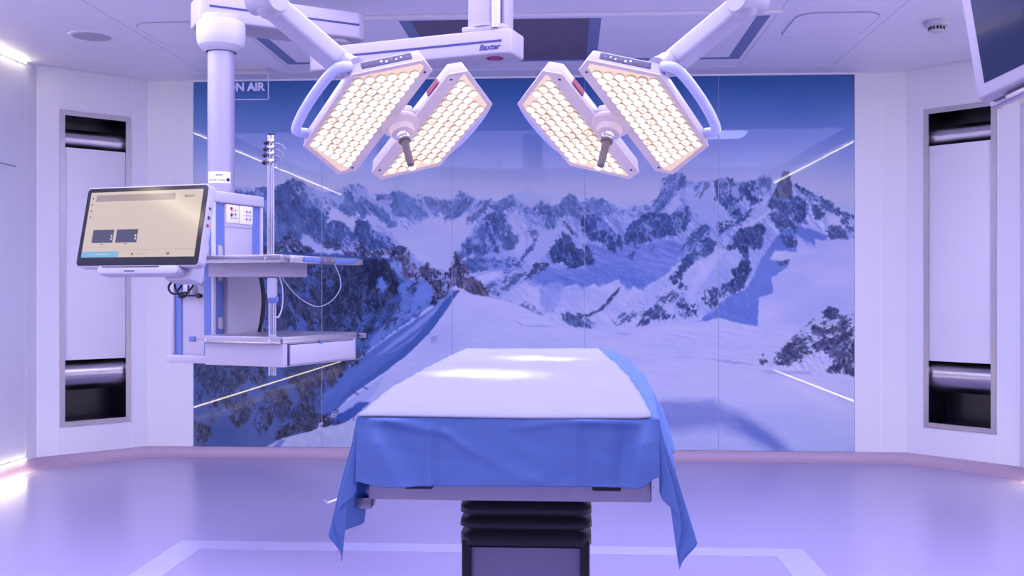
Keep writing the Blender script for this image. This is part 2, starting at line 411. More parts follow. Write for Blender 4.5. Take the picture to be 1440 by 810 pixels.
    P.rock([(640, 358), (650, 345), (664, 330), (676, 312), (688, 300), (702, 296), (712, 308), (722, 326), (724, 348), (714, 352), (702, 342), (700, 358), (686, 352), (672, 362), (656, 358), (648, 366)], (64, 82, 174), (118, 128, 216), .68, 10, 1.25, 2.4, 115)
    P.rock([(718, 328), (728, 332), (729, 340), (720, 338)], D1, None, .75, 5, .5, 2, 116)
    P.rock([(648, 368), (670, 362), (700, 366), (730, 362), (730, 372), (712, 384), (690, 380), (660, 384), (650, 376)], (62, 82, 176), (108, 120, 212), .62, 8, .5, 2.4, 117)
    P.rock([(752, 290), (759, 282), (768, 286), (780, 300), (784, 315), (772, 326), (762, 322), (764, 308), (752, 296)], (76, 94, 188), (134, 140, 222), .66, 7, 1., 2.4, 118)
    P.rock([(776, 292), (787, 286), (794, 279), (801, 271), (810, 276), (818, 292), (824, 302), (812, 308), (796, 300), (786, 306)], (82, 98, 192), (122, 130, 216), .68, 9, 1.1, 2, 119)
    P.rock([(738, 322), (752, 322), (760, 332), (745, 332)], D1, None, .5, 5, .4, 2, 120)
    P.rock([(730, 368), (740, 352), (750, 338), (756, 332), (752, 346), (742, 362), (735, 376), (724, 384), (718, 382)], (60, 78, 168), None, .8, 6, -.8, 2.5, 121)
    P.rock([(768, 360), (776, 346), (792, 326), (801, 332), (808, 346), (820, 358), (820, 370), (806, 380), (797, 376), (790, 366), (775, 370)], (46, 62, 140), (96, 108, 200), .8, 9, 1.2, 2, 122)
    P.rock([(742, 386), (750, 374), (766, 366), (770, 374), (758, 384), (748, 392)], (56, 64, 136), None, .75, 6, -.6, 2, 123)
    P.rock([(790, 306), (806, 322), (811, 332), (802, 326), (793, 316)], (72, 82, 164), None, .8, 5, .9, 2, 124)
    P.rock([(821, 342), (829, 352), (837, 366), (836, 373), (824, 371), (820, 360)], (50, 66, 146), None, .85, 7, 1.2, 2, 125)
    P.rock([(820, 284), (834, 279), (846, 282), (864, 290), (879, 294), (876, 304), (858, 300), (842, 304), (826, 300)], (84, 102, 198), (122, 132, 220), .7, 8, 1., 2.2, 126)
    P.rock([(814, 306), (826, 302), (842, 304), (856, 316), (874, 334), (874, 346), (862, 355), (852, 346), (840, 338), (828, 338), (822, 328)], (52, 68, 154), (100, 114, 206), .76, 10, 1.1, 2, 127)
    P.rock([(876, 300), (890, 288), (901, 288), (915, 292), (910, 300), (896, 306), (882, 312)], D2, (140, 144, 226), .5, 7, -.6, 2.4, 128)
    P.rock([(876, 330), (886, 314), (900, 304), (912, 298), (920, 306), (926, 318), (926, 334), (912, 340), (898, 342), (890, 348), (892, 340), (880, 342)], (56, 72, 158), (104, 116, 208), .74, 10, 1.1, 2, 129)
    P.rock([(912, 302), (926, 298), (942, 304), (950, 320), (950, 332), (938, 330), (930, 336), (922, 322)], (54, 70, 156), (104, 116, 208), .76, 9, 1.2, 2, 130)
    P.rock([(894, 346), (898, 348), (890, 358), (884, 366), (886, 356)], (56, 72, 158), None, .8, 5, -.8, 2, 131)
    P.rock([(914, 350), (920, 346), (918, 356)], (60, 76, 160), None, .8, 5, -.8, 2, 132)
    P.rock([(913, 292), (922, 282), (931, 264), (941, 245), (956, 242), (964, 249), (975, 260), (962, 264), (950, 268), (944, 280), (934, 290), (924, 300)], (70, 88, 184), (118, 128, 216), .72, 7, -1.05, 4, 133)
    P.rock([(944, 302), (956, 294), (968, 291), (972, 306), (964, 322), (956, 334), (948, 326)], (58, 74, 160), (112, 122, 212), .68, 9, 1.2, 2, 134)
    P.rock([(978, 262), (988, 254), (999, 252), (996, 264), (984, 276), (975, 282)], (84, 98, 190), (140, 144, 226), .55, 7, -1., 2.4, 135)
    P.rock([(960, 350), (966, 336), (978, 324), (990, 312), (998, 320), (994, 334), (1004, 340), (1002, 352), (988, 362), (972, 370), (960, 384), (950, 392), (958, 372)], (58, 74, 158), (122, 130, 216), .64, 10, 2.2, 2, 136)
    P.rock([(940, 392), (952, 380), (962, 382), (956, 396), (968, 404), (958, 408), (948, 400)], (54, 66, 146), None, .66, 7, .9, 2, 137)
    P.rock([(1004, 262), (1010, 254), (1022, 247), (1031, 254), (1044, 256), (1064, 252), (1072, 262), (1066, 276), (1070, 284), (1056, 288), (1046, 276), (1036, 290), (1044, 302), (1028, 304), (1018, 294), (1008, 280)], (54, 70, 154), (112, 124, 212), .7, 11, 1., 2, 138)
    P.fill([(1028, 264), (1034, 262), (1042, 274), (1036, 280), (1028, 272)], (130, 138, 222), 2, 1.5, 139)
    P.rock([(1064, 256), (1072, 246), (1080, 250), (1086, 258), (1084, 272), (1074, 280), (1066, 268)], (84, 98, 190), (140, 144, 226), .5, 8, 1., 2, 140)
    P.rock([(1010, 312), (1040, 302), (1052, 294), (1060, 296), (1048, 310), (1020, 324), (1008, 334)], (58, 74, 160), None, .5, 8, -.6, 2.4, 141)
    P.rock([(1086, 276), (1092, 264), (1098, 252), (1103, 241), (1109, 243), (1112, 256), (1114, 272), (1110, 280), (1092, 279)], (72, 76, 142), None, .95, 10, 1.3, 2, 142, 1., lite=(96, 98, 156))
    P.rock([(1078, 290), (1086, 278), (1112, 280), (1124, 282), (1136, 296), (1134, 312), (1122, 318), (1112, 302), (1096, 296)], (60, 76, 164), (108, 120, 210), .6, 10, .9, 2, 143)
    P.rock([(1112, 276), (1128, 274), (1136, 288), (1132, 310), (1122, 314), (1112, 298)], (50, 66, 150), None, .78, 9, 1.1, 2, 144)
    P.rock([(1113, 262), (1126, 261), (1140, 270), (1158, 279), (1172, 288), (1184, 299), (1202, 305), (1200, 310), (1186, 306), (1170, 300), (1156, 290), (1142, 284), (1128, 276)], (54, 68, 150), (120, 128, 214), .72, 8, .65, 3, 145)
    P.rock([(1144, 288), (1156, 292), (1160, 304), (1150, 310), (1144, 300)], (56, 72, 156), None, .75, 8, 1.1, 2, 146)
    P.rock([(1082, 300), (1092, 296), (1108, 304), (1124, 318), (1120, 326), (1106, 318), (1098, 326), (1090, 314)], (58, 72, 156), (112, 122, 212), .66, 9, .9, 2, 147)
    P.rock([(1096, 330), (1108, 326), (1118, 334), (1120, 346), (1108, 348), (1100, 342)], (50, 64, 144), (96, 110, 206), .78, 8, 1., 2, 148)
    P.fill([(1164, 304), (1176, 302), (1184, 310), (1180, 320), (1166, 320)], (166, 160, 233), 1.5, 1.2, 149)
    P.rock([(1163, 326), (1166, 320), (1182, 318), (1190, 326), (1192, 336), (1176, 336), (1164, 332)], (56, 68, 148), None, .85, 8, .6, 2, 150)
    P.rock([(1182, 310), (1192, 310), (1204, 320), (1212, 330), (1204, 334), (1190, 322)], (62, 74, 156), None, .75, 8, .6, 2, 151)
    P.rock([(1093, 368), (1100, 366), (1108, 364), (1108, 370), (1096, 372)], (56, 70, 152), None, .8, 5, .2, 2, 152)
    P.rock([(1014, 350), (1022, 342), (1034, 328), (1044, 322), (1056, 316), (1072, 312), (1076, 326), (1068, 350), (1056, 350), (1046, 344), (1030, 350)], (48, 62, 140), (106, 118, 210), .74, 9, .9, 2, 153)
    P.rock([(1034, 346), (1050, 346), (1054, 360), (1056, 384), (1048, 400), (1030, 410), (1012, 408), (1016, 400), (1036, 392), (1030, 380), (1040, 372), (1046, 364)], (46, 60, 136), (108, 118, 208), .78, 9, 1.2, 2, 154)
    P.fill([(970, 400), (985, 380), (1000, 362), (1012, 352), (1030, 336), (1020, 352), (1010, 366), (996, 388), (980, 408), (968, 420)], (170, 163, 235), 4, 2, 155, .7)
    P.fill([(1040, 320), (1056, 312), (1076, 300), (1084, 296), (1080, 302), (1062, 316), (1046, 322)], (170, 163, 234), 2, 1.5, 156, .8)
    P.rock([(980, 412), (1000, 404), (1012, 410), (1022, 404), (1044, 394), (1046, 406), (1034, 414), (1016, 420), (1006, 432), (996, 428)], (56, 66, 142), None, .52, 8, .9, 2, 157)
    P.rock([(950, 425), (962, 416), (976, 424), (986, 434), (978, 444), (962, 448), (954, 438)], (54, 64, 142), None, .62, 7, 1.1, 2, 158)
    P.rock([(896, 456), (902, 444), (910, 434), (926, 428), (940, 440), (952, 446), (940, 452), (922, 450), (906, 457)], (58, 68, 148), None, .55, 7, 2.2, 2, 159)
    P.rock([(870, 430), (920, 420), (950, 404), (960, 414), (930, 440), (890, 454), (860, 460)], (80, 90, 172), None, .2, 6, 2.4, 3, 160)
    P.rock([(811, 441), (826, 443), (838, 438), (850, 428), (860, 416), (872, 404), (862, 420), (848, 434), (832, 443), (818, 448)], (62, 70, 140), None, .9, 7, -.5, 2, 161, 1.)
    P.rock([(788, 440), (802, 440), (814, 446), (840, 452), (836, 462), (812, 460), (792, 452)], (70, 82, 160), (128, 134, 218), .5, 7, .8, 2, 162)
    P.rock([(680, 404), (700, 392), (720, 388), (735, 380), (742, 392), (730, 400), (712, 410), (700, 420), (684, 412)], (72, 86, 172), (132, 138, 222), .4, 7, -.6, 2, 163)
    P.fill([(664, 392), (684, 386), (705, 380), (708, 384), (690, 394), (672, 400)], (172, 165, 236), 3, 1.5, 164, .9)
    P.rock([(700, 420), (735, 424), (760, 436), (770, 446), (740, 440), (705, 430)], (88, 98, 180), None, .3, 6, .6, 2, 165)
    # ---- nearer blue mid mountains, left ----
    P.rock([(452, 322), (460, 314), (466, 311), (478, 312), (488, 320), (497, 330), (502, 310), (504, 306), (516, 313), (528, 324), (545, 334), (556, 344), (552, 354), (534, 352), (514, 350), (494, 346), (476, 352), (452, 346)],
           (56, 72, 158), (100, 114, 208), .74, 10, .95, 2.2, 201)
    P.fill([(424, 330), (436, 332), (448, 345), (470, 348), (486, 358), (452, 362), (430, 356), (422, 342)], (150, 152, 231), 3, 2, 202, .9)
    P.rock([(378, 350), (392, 345), (404, 326), (410, 336), (424, 340), (440, 352), (446, 362), (374, 362)], (38, 46, 104), (110, 118, 206), .8, 8, .9, 2, 203, lite=(62, 66, 126))
    P.rock([(456, 342), (468, 340), (476, 348), (470, 352), (458, 350)], (52, 60, 122), None, .8, 6, .3, 2, 204)
    P.rock([(484, 352), (492, 342), (503, 334), (512, 344), (524, 352), (540, 350), (560, 346), (572, 350), (576, 366), (590, 384), (612, 392), (600, 396), (570, 384), (548, 362), (520, 366), (484, 366)],
           (42, 50, 112), (134, 138, 222), .62, 8, .9, 2, 205, lite=(74, 72, 130))
    # ---- big dark rock face, left and below ----
    P.fill([(262, 350), (480, 358), (520, 362), (552, 364), (556, 372), (600, 392), (640, 396), (640, 402), (620, 420), (560, 462), (500, 505), (452, 560), (440, 606), (380, 625), (370, 650), (262, 650)],
           (68, 86, 174), 2, 2.5, 210, col2=(54, 72, 152), nscale=26, ang=.9)
    P.relief([(262, 360), (600, 380), (620, 420), (450, 560), (262, 640)], 15, 9, 1.1, 2, 95)
    P.rock([(262, 340), (392, 346), (392, 520), (262, 520)], (30, 38, 88), None, .5, 11, 1.2, 2.2, 209, soft=.05, lite=(54, 58, 108))
    P.rock([(378, 362), (520, 362), (548, 368), (560, 395), (560, 412), (536, 432), (520, 452), (500, 480), (470, 500), (440, 500), (384, 500)], (30, 38, 88), None, .58, 10, 1.2, 2.2, 211, soft=.05, lite=(54, 58, 108))
    P.rock([(508, 366), (540, 368), (560, 390), (562, 408), (548, 414), (536, 400), (520, 408), (508, 396)], (28, 34, 82), None, .84, 10, 1.2, 2, 212)
    P.fill([(530, 392), (540, 390), (546, 402), (540, 412), (528, 404)], (96, 116, 218), 3, 3, 213, .9)
    P.rock([(452, 372), (500, 368), (520, 408), (505, 440), (470, 470), (452, 460)], (30, 38, 88), None, .6, 10, 1.3, 2, 214)
    P.rock([(556, 420), (575, 404), (588, 408), (580, 424), (556, 440), (530, 462), (512, 480), (500, 476), (520, 446)], (36, 46, 104), None, .42, 7, 2.3, 2, 215)
    P.rock([(546, 372), (556, 366), (570, 372), (576, 388), (566, 392), (556, 384)], (84, 104, 210), (130, 140, 228), .4, 7, 1.2, 2, 216)
    # snow over near ridge + brown rocks round the dome's shoulder
    P.fill([(560, 402), (584, 392), (606, 384), (628, 392), (636, 404), (600, 430), (560, 458), (520, 490), (520, 478), (548, 450), (566, 424)], (100, 118, 218), 4, 3, 217, .75)
    P.rock([(560, 424), (580, 398), (610, 392), (618, 402), (598, 428), (570, 446), (548, 462), (536, 466)], (50, 60, 130), None, .3, 7, 2.3, 2, 218)
    P.rock([(606, 416), (612, 410), (628, 408), (624, 418), (610, 430), (606, 426)], (36, 42, 96), None, .85, 7, -.4, 2, 219)
    P.rock([(562, 362), (570, 356), (582, 368), (594, 388), (580, 396), (566, 392)], (58, 60, 122), (140, 142, 224), .56, 7, 1., 2, 220, lite=(84, 76, 130))
    P.rock([(590, 378), (600, 372), (606, 378), (622, 382), (636, 384), (640, 404), (626, 414), (612, 420), (606, 404), (596, 394)], (44, 46, 98), (134, 136, 218), .74, 7, .8, 2, 221, lite=(78, 72, 122))
    P.rock([(632, 380), (640, 354), (646, 364), (654, 374), (668, 386), (676, 396), (686, 416), (672, 414), (656, 408), (644, 404), (634, 394)], (50, 50, 104), (140, 142, 222), .66, 7, 1., 2, 222, lite=(86, 80, 130))
    P.rock([(652, 392), (668, 390), (678, 400), (687, 417), (668, 413), (654, 406)], (54, 54, 104), None, .88, 7, 1., 2, 223, lite=(96, 88, 136))
    P.fill([(586, 400), (600, 396), (608, 402), (606, 416), (590, 428), (584, 420)], (98, 116, 216), 2.5, 2, 224, .9)
    # ---- foreground snow dome ----
    dome = [(636, 404), (641, 402), (648, 406), (664, 414), (690, 418), (712, 424), (732, 430), (746, 437), (764, 447), (785, 454), (812, 461), (850, 465), (880, 472), (897, 466), (930, 458), (965, 455),
            (990, 452), (1011, 447), (1030, 453), (1066, 460), (1080, 470), (1212, 470), (1212, 650), (430, 650), (452, 590), (500, 549), (536, 524), (570, 500), (600, 468), (624, 436)]
    P.fill(dome, (172, 166, 236), 1.2, .6, 230, col2=(164, 160, 233), nscale=50, st=4)
    for (pl, c, sf, a, sd) in [
        ([(590, 470), (640, 455), (640, 490), (600, 500)], (148, 146, 226), 14, .6, 1),
        ([(604, 474), (616, 472), (614, 480), (606, 482)], (86, 92, 180), 4, .7, 2),
        ([(722, 450), (735, 456), (782, 459), (760, 460), (732, 457)], (128, 128, 210), 1.5, .8, 3),
        ([(690, 440), (560, 560), (480, 600), (500, 560), (600, 480)], (158, 156, 230), 22, .7, 4),
        ([(950, 500), (975, 502), (955, 504)], (140, 140, 216), 3, .5, 5),
        ([(990, 503), (1040, 508), (1060, 513), (1020, 509)], (124, 126, 206), 2.5, .7, 6),
        ([(1068, 522), (1140, 522), (1140, 527), (1080, 527)], (136, 136, 212), 3, .6, 7),
        ([(850, 574), (900, 568), (965, 563), (1006, 565), (1040, 582), (1080, 604), (1112, 634), (1090, 636), (1050, 616), (1015, 602), (985, 602), (955, 608), (900, 596), (860, 584)], (110, 114, 200), 16, .8, 8),
        ([(1030, 585), (1062, 596), (1108, 634), (1090, 634), (1050, 608)], (96, 104, 196), 9, .7, 9),
        ([(870, 568), (924, 566), (1004, 564), (1004, 572), (924, 574)], (120, 124, 206), 2.5, .5, 10)]:
        P.fill(pl, c, sf, 1.5, 240+sd, a, wscale=20)
    P.relief([(1000, 450), (1202, 470), (1202, 530), (1040, 520), (880, 480)], 9, 8, .15, 4, 96)
    P.relief(dome, 4, 14, .1, 5, 97)
    P.img[..., :] += (np.clip((Y-540)/100, 0, 1)*np.clip((X-880)/60, 0, 1)*-9)[..., None]*np.array([1.2, .6, .1])
    # blue shadow strips running down the left of the dome
    P.fill([(636, 408), (622, 422), (600, 440), (575, 456), (548, 474), (520, 494), (500, 508), (478, 528), (456, 556), (440, 592), (452, 594), (478, 572), (505, 546), (540, 516), (572, 490), (600, 466), (622, 436), (640, 409)],
           (64, 84, 176), 1.6, .8, 250, col2=(80, 98, 188), nscale=30, ang=-.7, st=5)
    P.fill([(628, 418), (608, 436), (584, 456), (556, 478), (530, 500), (540, 496), (566, 478), (592, 458), (612, 440), (632, 414)], (128, 134, 222), 4, .8, 251, .8)
    P.fill([(638, 404), (632, 416), (618, 438), (598, 460), (576, 478), (548, 496), (556, 492), (582, 476), (604, 460), (620, 442), (634, 420)], (140, 142, 226), 3, .5, 252, .8)
    P.fill([(641, 408), (647, 408), (638, 420), (622, 444), (604, 468), (576, 496), (540, 524), (500, 551), (470, 572), (478, 562), (520, 528), (560, 498), (592, 466), (612, 440), (628, 420)], (60, 80, 168), 1.2, .6, 253)
    P.fill([(540, 528), (508, 551), (474, 576), (456, 590), (462, 596), (490, 580), (520, 560), (530, 548)], (142, 146, 226), 1.5, .8, 254)
    P.fill([(505, 566), (480, 580), (460, 594), (470, 600), (490, 592), (506, 580), (520, 566)], (52, 74, 170), 2, 1, 255)
    P.fill([(495, 547), (505, 555), (503, 556), (493, 548)], (60, 66, 150), .8, 0, 256)
    P.fill([(508, 541), (518, 547), (516, 548), (506, 542)], (60, 66, 150), .8, 0, 256)
    # lower left face and its rocks
    low = [(262, 500), (452, 500), (520, 476), (512, 486), (480, 510), (456, 552), (450, 585), (430, 606), (395, 622), (372, 640), (262, 640)]
    P.fill(low, (58, 74, 150), 3, 2, 260, .9, col2=(72, 86, 160), nscale=40)
    for i, (pl, cv) in enumerate([
        ([(272, 508), (300, 508), (312, 540), (306, 560), (312, 580), (300, 594), (290, 560), (284, 530)], .62),
        ([(292, 508), (350, 508), (352, 530), (338, 545), (318, 548), (304, 530)], .7),
        ([(350, 508), (384, 512), (372, 540), (356, 540)], .62),
        ([(320, 566), (344, 566), (352, 580), (346, 596), (334, 602), (324, 592)], .85),
        ([(354, 580), (372, 570), (386, 582), (378, 604), (362, 612), (354, 600)], .66),
        ([(366, 540), (404, 546), (410, 568), (398, 588), (386, 580), (372, 560)], .62),
        ([(278, 594), (292, 588), (300, 600), (290, 622), (278, 628), (274, 610)], .6),
        ([(404, 508), (440, 504), (456, 508), (456, 540), (448, 580), (452, 600), (430, 606), (412, 604), (414, 580), (424, 556), (412, 540), (404, 530)], .76),
        ([(388, 612), (400, 598), (420, 596), (440, 600), (410, 612), (392, 620)], .7),
        ([(452, 508), (478, 504), (488, 512), (480, 530), (466, 544), (458, 534)], .74),
        ([(434, 596), (450, 584), (464, 584), (474, 574), (468, 590), (486, 594), (500, 588), (486, 598), (450, 602), (430, 606)], .6),
        ([(474, 506), (500, 494), (520, 486), (506, 506), (488, 520), (484, 512)], .5)]):
        P.rock(pl, (38, 42, 86), None, cv, 10, 1.3, 1.8, 270+i, 4., lite=(62, 60, 98))
    P.rock([(262, 500), (452, 500), (456, 560), (400, 600), (262, 560)], (44, 52, 110), None, .3, 8, 1.3, 2, 290)
    P.fill([(374, 629), (384, 622), (398, 616), (415, 612), (440, 606), (470, 598), (560, 575), (600, 650), (374, 650)], (160, 158, 224), 1, .8, 291, col2=(146, 148, 220), nscale=8)
    P.fill([(383, 629), (392, 620), (402, 618), (392, 630)], (96, 108, 196), 1, .5, 292)
    # rocks on the right
    P.rock([(1070, 506), (1074, 500), (1078, 508), (1072, 514)], (56, 58, 118), None, .8, 6, 1., 2, 300)
    P.rock([(1078, 516), (1088, 502), (1100, 488), (1112, 474), (1124, 460), (1140, 448), (1150, 450), (1162, 436), (1176, 434), (1180, 442), (1190, 444), (1200, 438), (1212, 436), (1212, 530), (1184, 522),
            (1162, 522), (1172, 506), (1158, 494), (1140, 500), (1124, 512), (1100, 514)], (50, 54, 116), (156, 154, 226), .5, 8, 2.4, 1.8, 301, lite=(82, 82, 140))
    P.rock([(1086, 514), (1094, 498), (1110, 482), (1118, 490), (1130, 486), (1136, 498), (1118, 514), (1100, 514)], (54, 58, 118), None, .5, 7, 2.2, 2, 302)
    P.rock([(1156, 438), (1166, 432), (1178, 436), (1176, 448), (1164, 446)], (46, 52, 116), None, .8, 7, .5, 2, 303)
    P.rock([(1164, 524), (1176, 504), (1202, 484), (1212, 480), (1212, 528)], (50, 54, 112), None, .64, 8, 1.8, 2, 304)
    P.relief([(1080, 520), (1120, 460), (1202, 440), (1202, 530)], 30, 8, .8, 2, 98)
    return P

# ================================================================== THE ROOM
ZT = ZC
mb = MB(); mb.box((-.41, 2.3, -.05), (9.6, 14, .1)); struct(mb.build('floor', M['floor'], smooth=False))
mb = MB(); mb.box((-.41, 2.3, ZT+.05), (9.6, 14, .1)); struct(mb.build('ceiling', M['ceil'], smooth=False))
mb = MB(); mb.box(((CXL+CXR)/2, YB+.06, ZT/2), (CXR-CXL, .08, ZT)); struct(mb.build('wall_back', M['wall'], smooth=False))
mb = MB(); mb.box((XL-.05, (YF+YB-CH)/2, ZT/2), (.1, YB-CH-YF, ZT)); struct(mb.build('wall_left', M['wall'], smooth=False))
mb = MB(); mb.box((XR+.05, (YF+YB-CH)/2, ZT/2), (.1, YB-CH-YF, ZT)); struct(mb.build('wall_right', M['wall'], smooth=False))
mb = MB(); mb.box((-.41, YF-.05, ZT/2), (9, .1, ZT)); struct(mb.build('wall_front', M['rearwall'], smooth=False))
# the white piers either side of the printed glass stand flush with it
MX1 = MX0+5*MW
mb = MB(); mb.box(((CXL+MX0)/2, YB+.01, (ZT+ZB)/2), (MX0-CXL, .02, ZT-ZB)); struct(mb.build('wall_back_left', M['wall'], smooth=False))
mb = MB(); mb.box(((CXR+MX1)/2, YB+.01, (ZT+ZB)/2), (CXR-MX1, .02, ZT-ZB)); struct(mb.build('wall_back_right', M['wall'], smooth=False))
# chamfer walls with the recess openings
s2 = math.sqrt(.5)
def chamfer(sx):
    """origin at the back corner; u runs to the side wall, n faces the room"""
    o = Vector((CXL if sx < 0 else CXR, YB, 0)); u = Vector((sx*s2, -s2, 0)); n = Vector((-sx*s2, -s2, 0))
    return o, u, n
NU0, NU1, NZ0, NZ1 = .143, .700, .295, 2.775
LCH = CH*math.sqrt(2)
for sx, nm in ((-1, 'wall_left_corner'), (1, 'wall_right_corner')):
    o, u, n = chamfer(sx); mb = MB()
    for (a, b, z0, z1) in ((0, NU0, 0, ZT), (NU1, LCH, 0, ZT), (NU0, NU1, 0, NZ0), (NU0, NU1, NZ1, ZT)):
        mb.frame(o+u*(a+b)/2-n*.03+Vector((0, 0, (z0+z1)/2)), u, n, Vector((0, 0, 1)), (b-a, .06, z1-z0))
    struct(mb.build(nm, M['wall'], smooth=False))
# joints between wall panels
ti = 1
def seam(p0, p1, n, wd=.004, m='seam', proud=.0012):
    global ti
    p0 = Vector(p0); p1 = Vector(p1); t = (p1-p0).normalized(); s_ = t.cross(n).normalized(); mb = MB()
    mb.frame((p0+p1)/2+Vector(n)*proud/2, t, s_, Vector(n), ((p1-p0).length, wd, proud)); o_ = mb.build('trim_%d' % ti, M[m], smooth=False); ti += 1
    return struct(o_)
for X in (-3.293, 2.47):
    seam((X, YB, ZB), (X, YB, ZT), Vector((0, -1, 0)))
for sx in (-1, 1):
    o, u, n = chamfer(sx)
    for a in (.132, .712, .862):
        seam(o+u*a+Vector((0, 0, ZB)), o+u*a+Vector((0, 0, ZT)), n)
for sx, X in ((1, XL), (-1, XR)):
    for Y in (7.50, 7.02, 6.3, 5.3, 4.3, 3.3, 2.3):
        seam((X, Y, ZB), (X, Y, ZT), Vector((sx, 0, 0)))
# thin head trim over the printed glass
mb = MB(); mb.box(((MX0+MX1)/2, YB-.006, ZT-.006), (MX1-MX0, .022, .012)); struct(mb.build('trim_head', M['seam'], smooth=False))
# ceiling joints
DN = Vector((0, 0, -1))
for X in (-2.89, -2.17, 1.30, 2.02):
    seam((X, 5.2, ZT), (X, 7.98, ZT), DN, .004, 'gap', .0008)
for Y in (6.27, 7.98):
    seam((-3.4, Y, ZT), (-2.18, Y, ZT), DN, .005, 'seam', .0012); seam((1.31, Y, ZT), (3.1, Y, ZT), DN, .005, 'seam', .0012)
seam((-2.18, 7.98, ZT), (1.31, 7.98, ZT), DN, .008, 'seam', .002)
for sx in (-1, 1):
    o, u, n = chamfer(sx)
    seam(o+n*.07+Vector((0, 0, ZT)), o+n*.07+u*LCH+Vector((0, 0, ZT)), DN, .005, 'gap', .0008)
# coved skirting : one swept profile per wall
def cove(pts, name):
    prof = [(0, 0), (.075, 0), (.055, .002), (.038, .008), (.022, .02), (.012, .038), (.006, .06), (.004, ZB), (0, ZB)]
    mb = MB(); rings = []
    for i, p in enumerate(pts):
        p = Vector(p)
        def nrm(a, b):
            t = (Vector(b)-Vector(a)).normalized(); return Vector((t.y, -t.x, 0))
        n0 = nrm(pts[max(i-1, 0)], pts[max(i-1, 0)+1]); n1 = nrm(pts[min(i, len(pts)-2)], pts[min(i, len(pts)-2)+1])
        m_ = (n0+n1).normalized(); k = 1/max(m_.dot(n0), .3)
        rings.append([mb.bm.verts.new(p+m_*a*k+Vector((0, 0, z))) for a, z in prof])
    for a, b in zip(rings, rings[1:]):
        for k in range(len(prof)):
            mb.bm.faces.new((a[k], a[(k+1) % len(prof)], b[(k+1) % len(prof)], b[k]))
    mb.bm.faces.new(rings[0]); mb.bm.faces.new(rings[-1][::-1])
    return struct(mb.build(name, M['cove'], ang=50))
cove([(XL, YF, 0), (XL, YB-CH, 0), (CXL, YB, 0), (CXR, YB, 0), (XR, YB-CH, 0), (XR, YF, 0)], 'baseboard_back')
# pale rectangle welded into the floor
def band(x0, x1, y0, y1):
    mb = MB(); mb.box(((x0+x1)/2, (y0+y1)/2, .0012), (x1-x0, y1-y0, .0024)); return mb
a = WZ(262, 760, 0); b_ = WZ(1129, 773, 0); bx0, bx1, by = a.x-.02, b_.x, (a.y+b_.y)/2
bw = .165
mb = MB(); mb.prism([(bx0, by, .0001), (bx1, by, .0001), (bx1, 1.5, .0001), (bx1-bw, 1.5, .0001), (bx1-bw, by-bw, .0001), (bx0+bw, by-bw, .0001), (bx0+bw, 1.5, .0001), (bx0, 1.5, .0001)], (0, 0, .002))
struct(mb.build('trim_floor_band', M['band'], smooth=False))

# LED strips along both side walls, at the ceiling and above the coving
for (X, sx, y0, y1, nm) in ((XL, 1, -1.6, 7.49, 'left'), (XR, -1, 0., 7.49, 'right')):
    for z, h, pos in ((ZT-.016, .013, 'ceiling'), (ZB+.010, .016, 'skirting')):
        t = thing('led_strip_light', 'warm white light strip along the %s side wall %s' % (nm, 'under the ceiling' if pos == 'ceiling' else 'just above the floor coving'), 'strip light', (X, (y0+y1)/2, z), 'light strips along the side walls')
        mb = MB(); mb.box((X+sx*.004, (y0+y1)/2, z), (.008, y1-y0, h+.006)); part(mb, 'channel', 'alu', t, smooth=False)
        mb = MB(); mb.box((X+sx*.010, (y0+y1)/2, z), (.008, y1-y0-.01, h), bev=.002); part(mb, 'diffuser', 'strip', t)

# ================================================================== PRINTED GLASS WALL
PM = paint_mural(1.0)
LW = np.array([.585, .505, .90])                 # what a white panel returns in this light
def make_mural_mat():
    m = bpy.data.materials.new('printed_glass'); m.use_nodes = True
    nt = m.node_tree; b = nt.nodes['Principled BSDF']
    a = nt.nodes.new('ShaderNodeVertexColor'); a.layer_name = 'print'
    nt.links.new(a.outputs['Color'], b.inputs['Base Color'])
    b.inputs['Roughness'].default_value = .012; b.inputs['IOR'].default_value = 1.34
    return m
M['mural'] = make_mural_mat(); M['glassedge'] = mat('glass_edge', (.55, .62, .75), .2)
M['joint'] = mat('pale_glass_joint', (.30, .32, .48), .4)
for k in range(1, 5):
    mb = MB(); mb.box((MX0+k*MW, YB+.004, (ZT+ZB)/2), (.0042, .006, ZT-ZB-.014)); struct(mb.build('trim_%d' % (ti+k), M['joint'], smooth=False))
mlabels = ['mural glass panel with dark snow streaked rock face, leftmost, behind the pendant',
           'mural glass panel with blue shadowed snow slope climbing past rocks, second from left',
           'mural glass panel with snow dome summit, directly behind the operating table',
           'mural glass panel with tall sharp peak over shaded blue snow basin, second from right',
           'mural glass panel with rock tooth on the ridge and white glacier, rightmost']
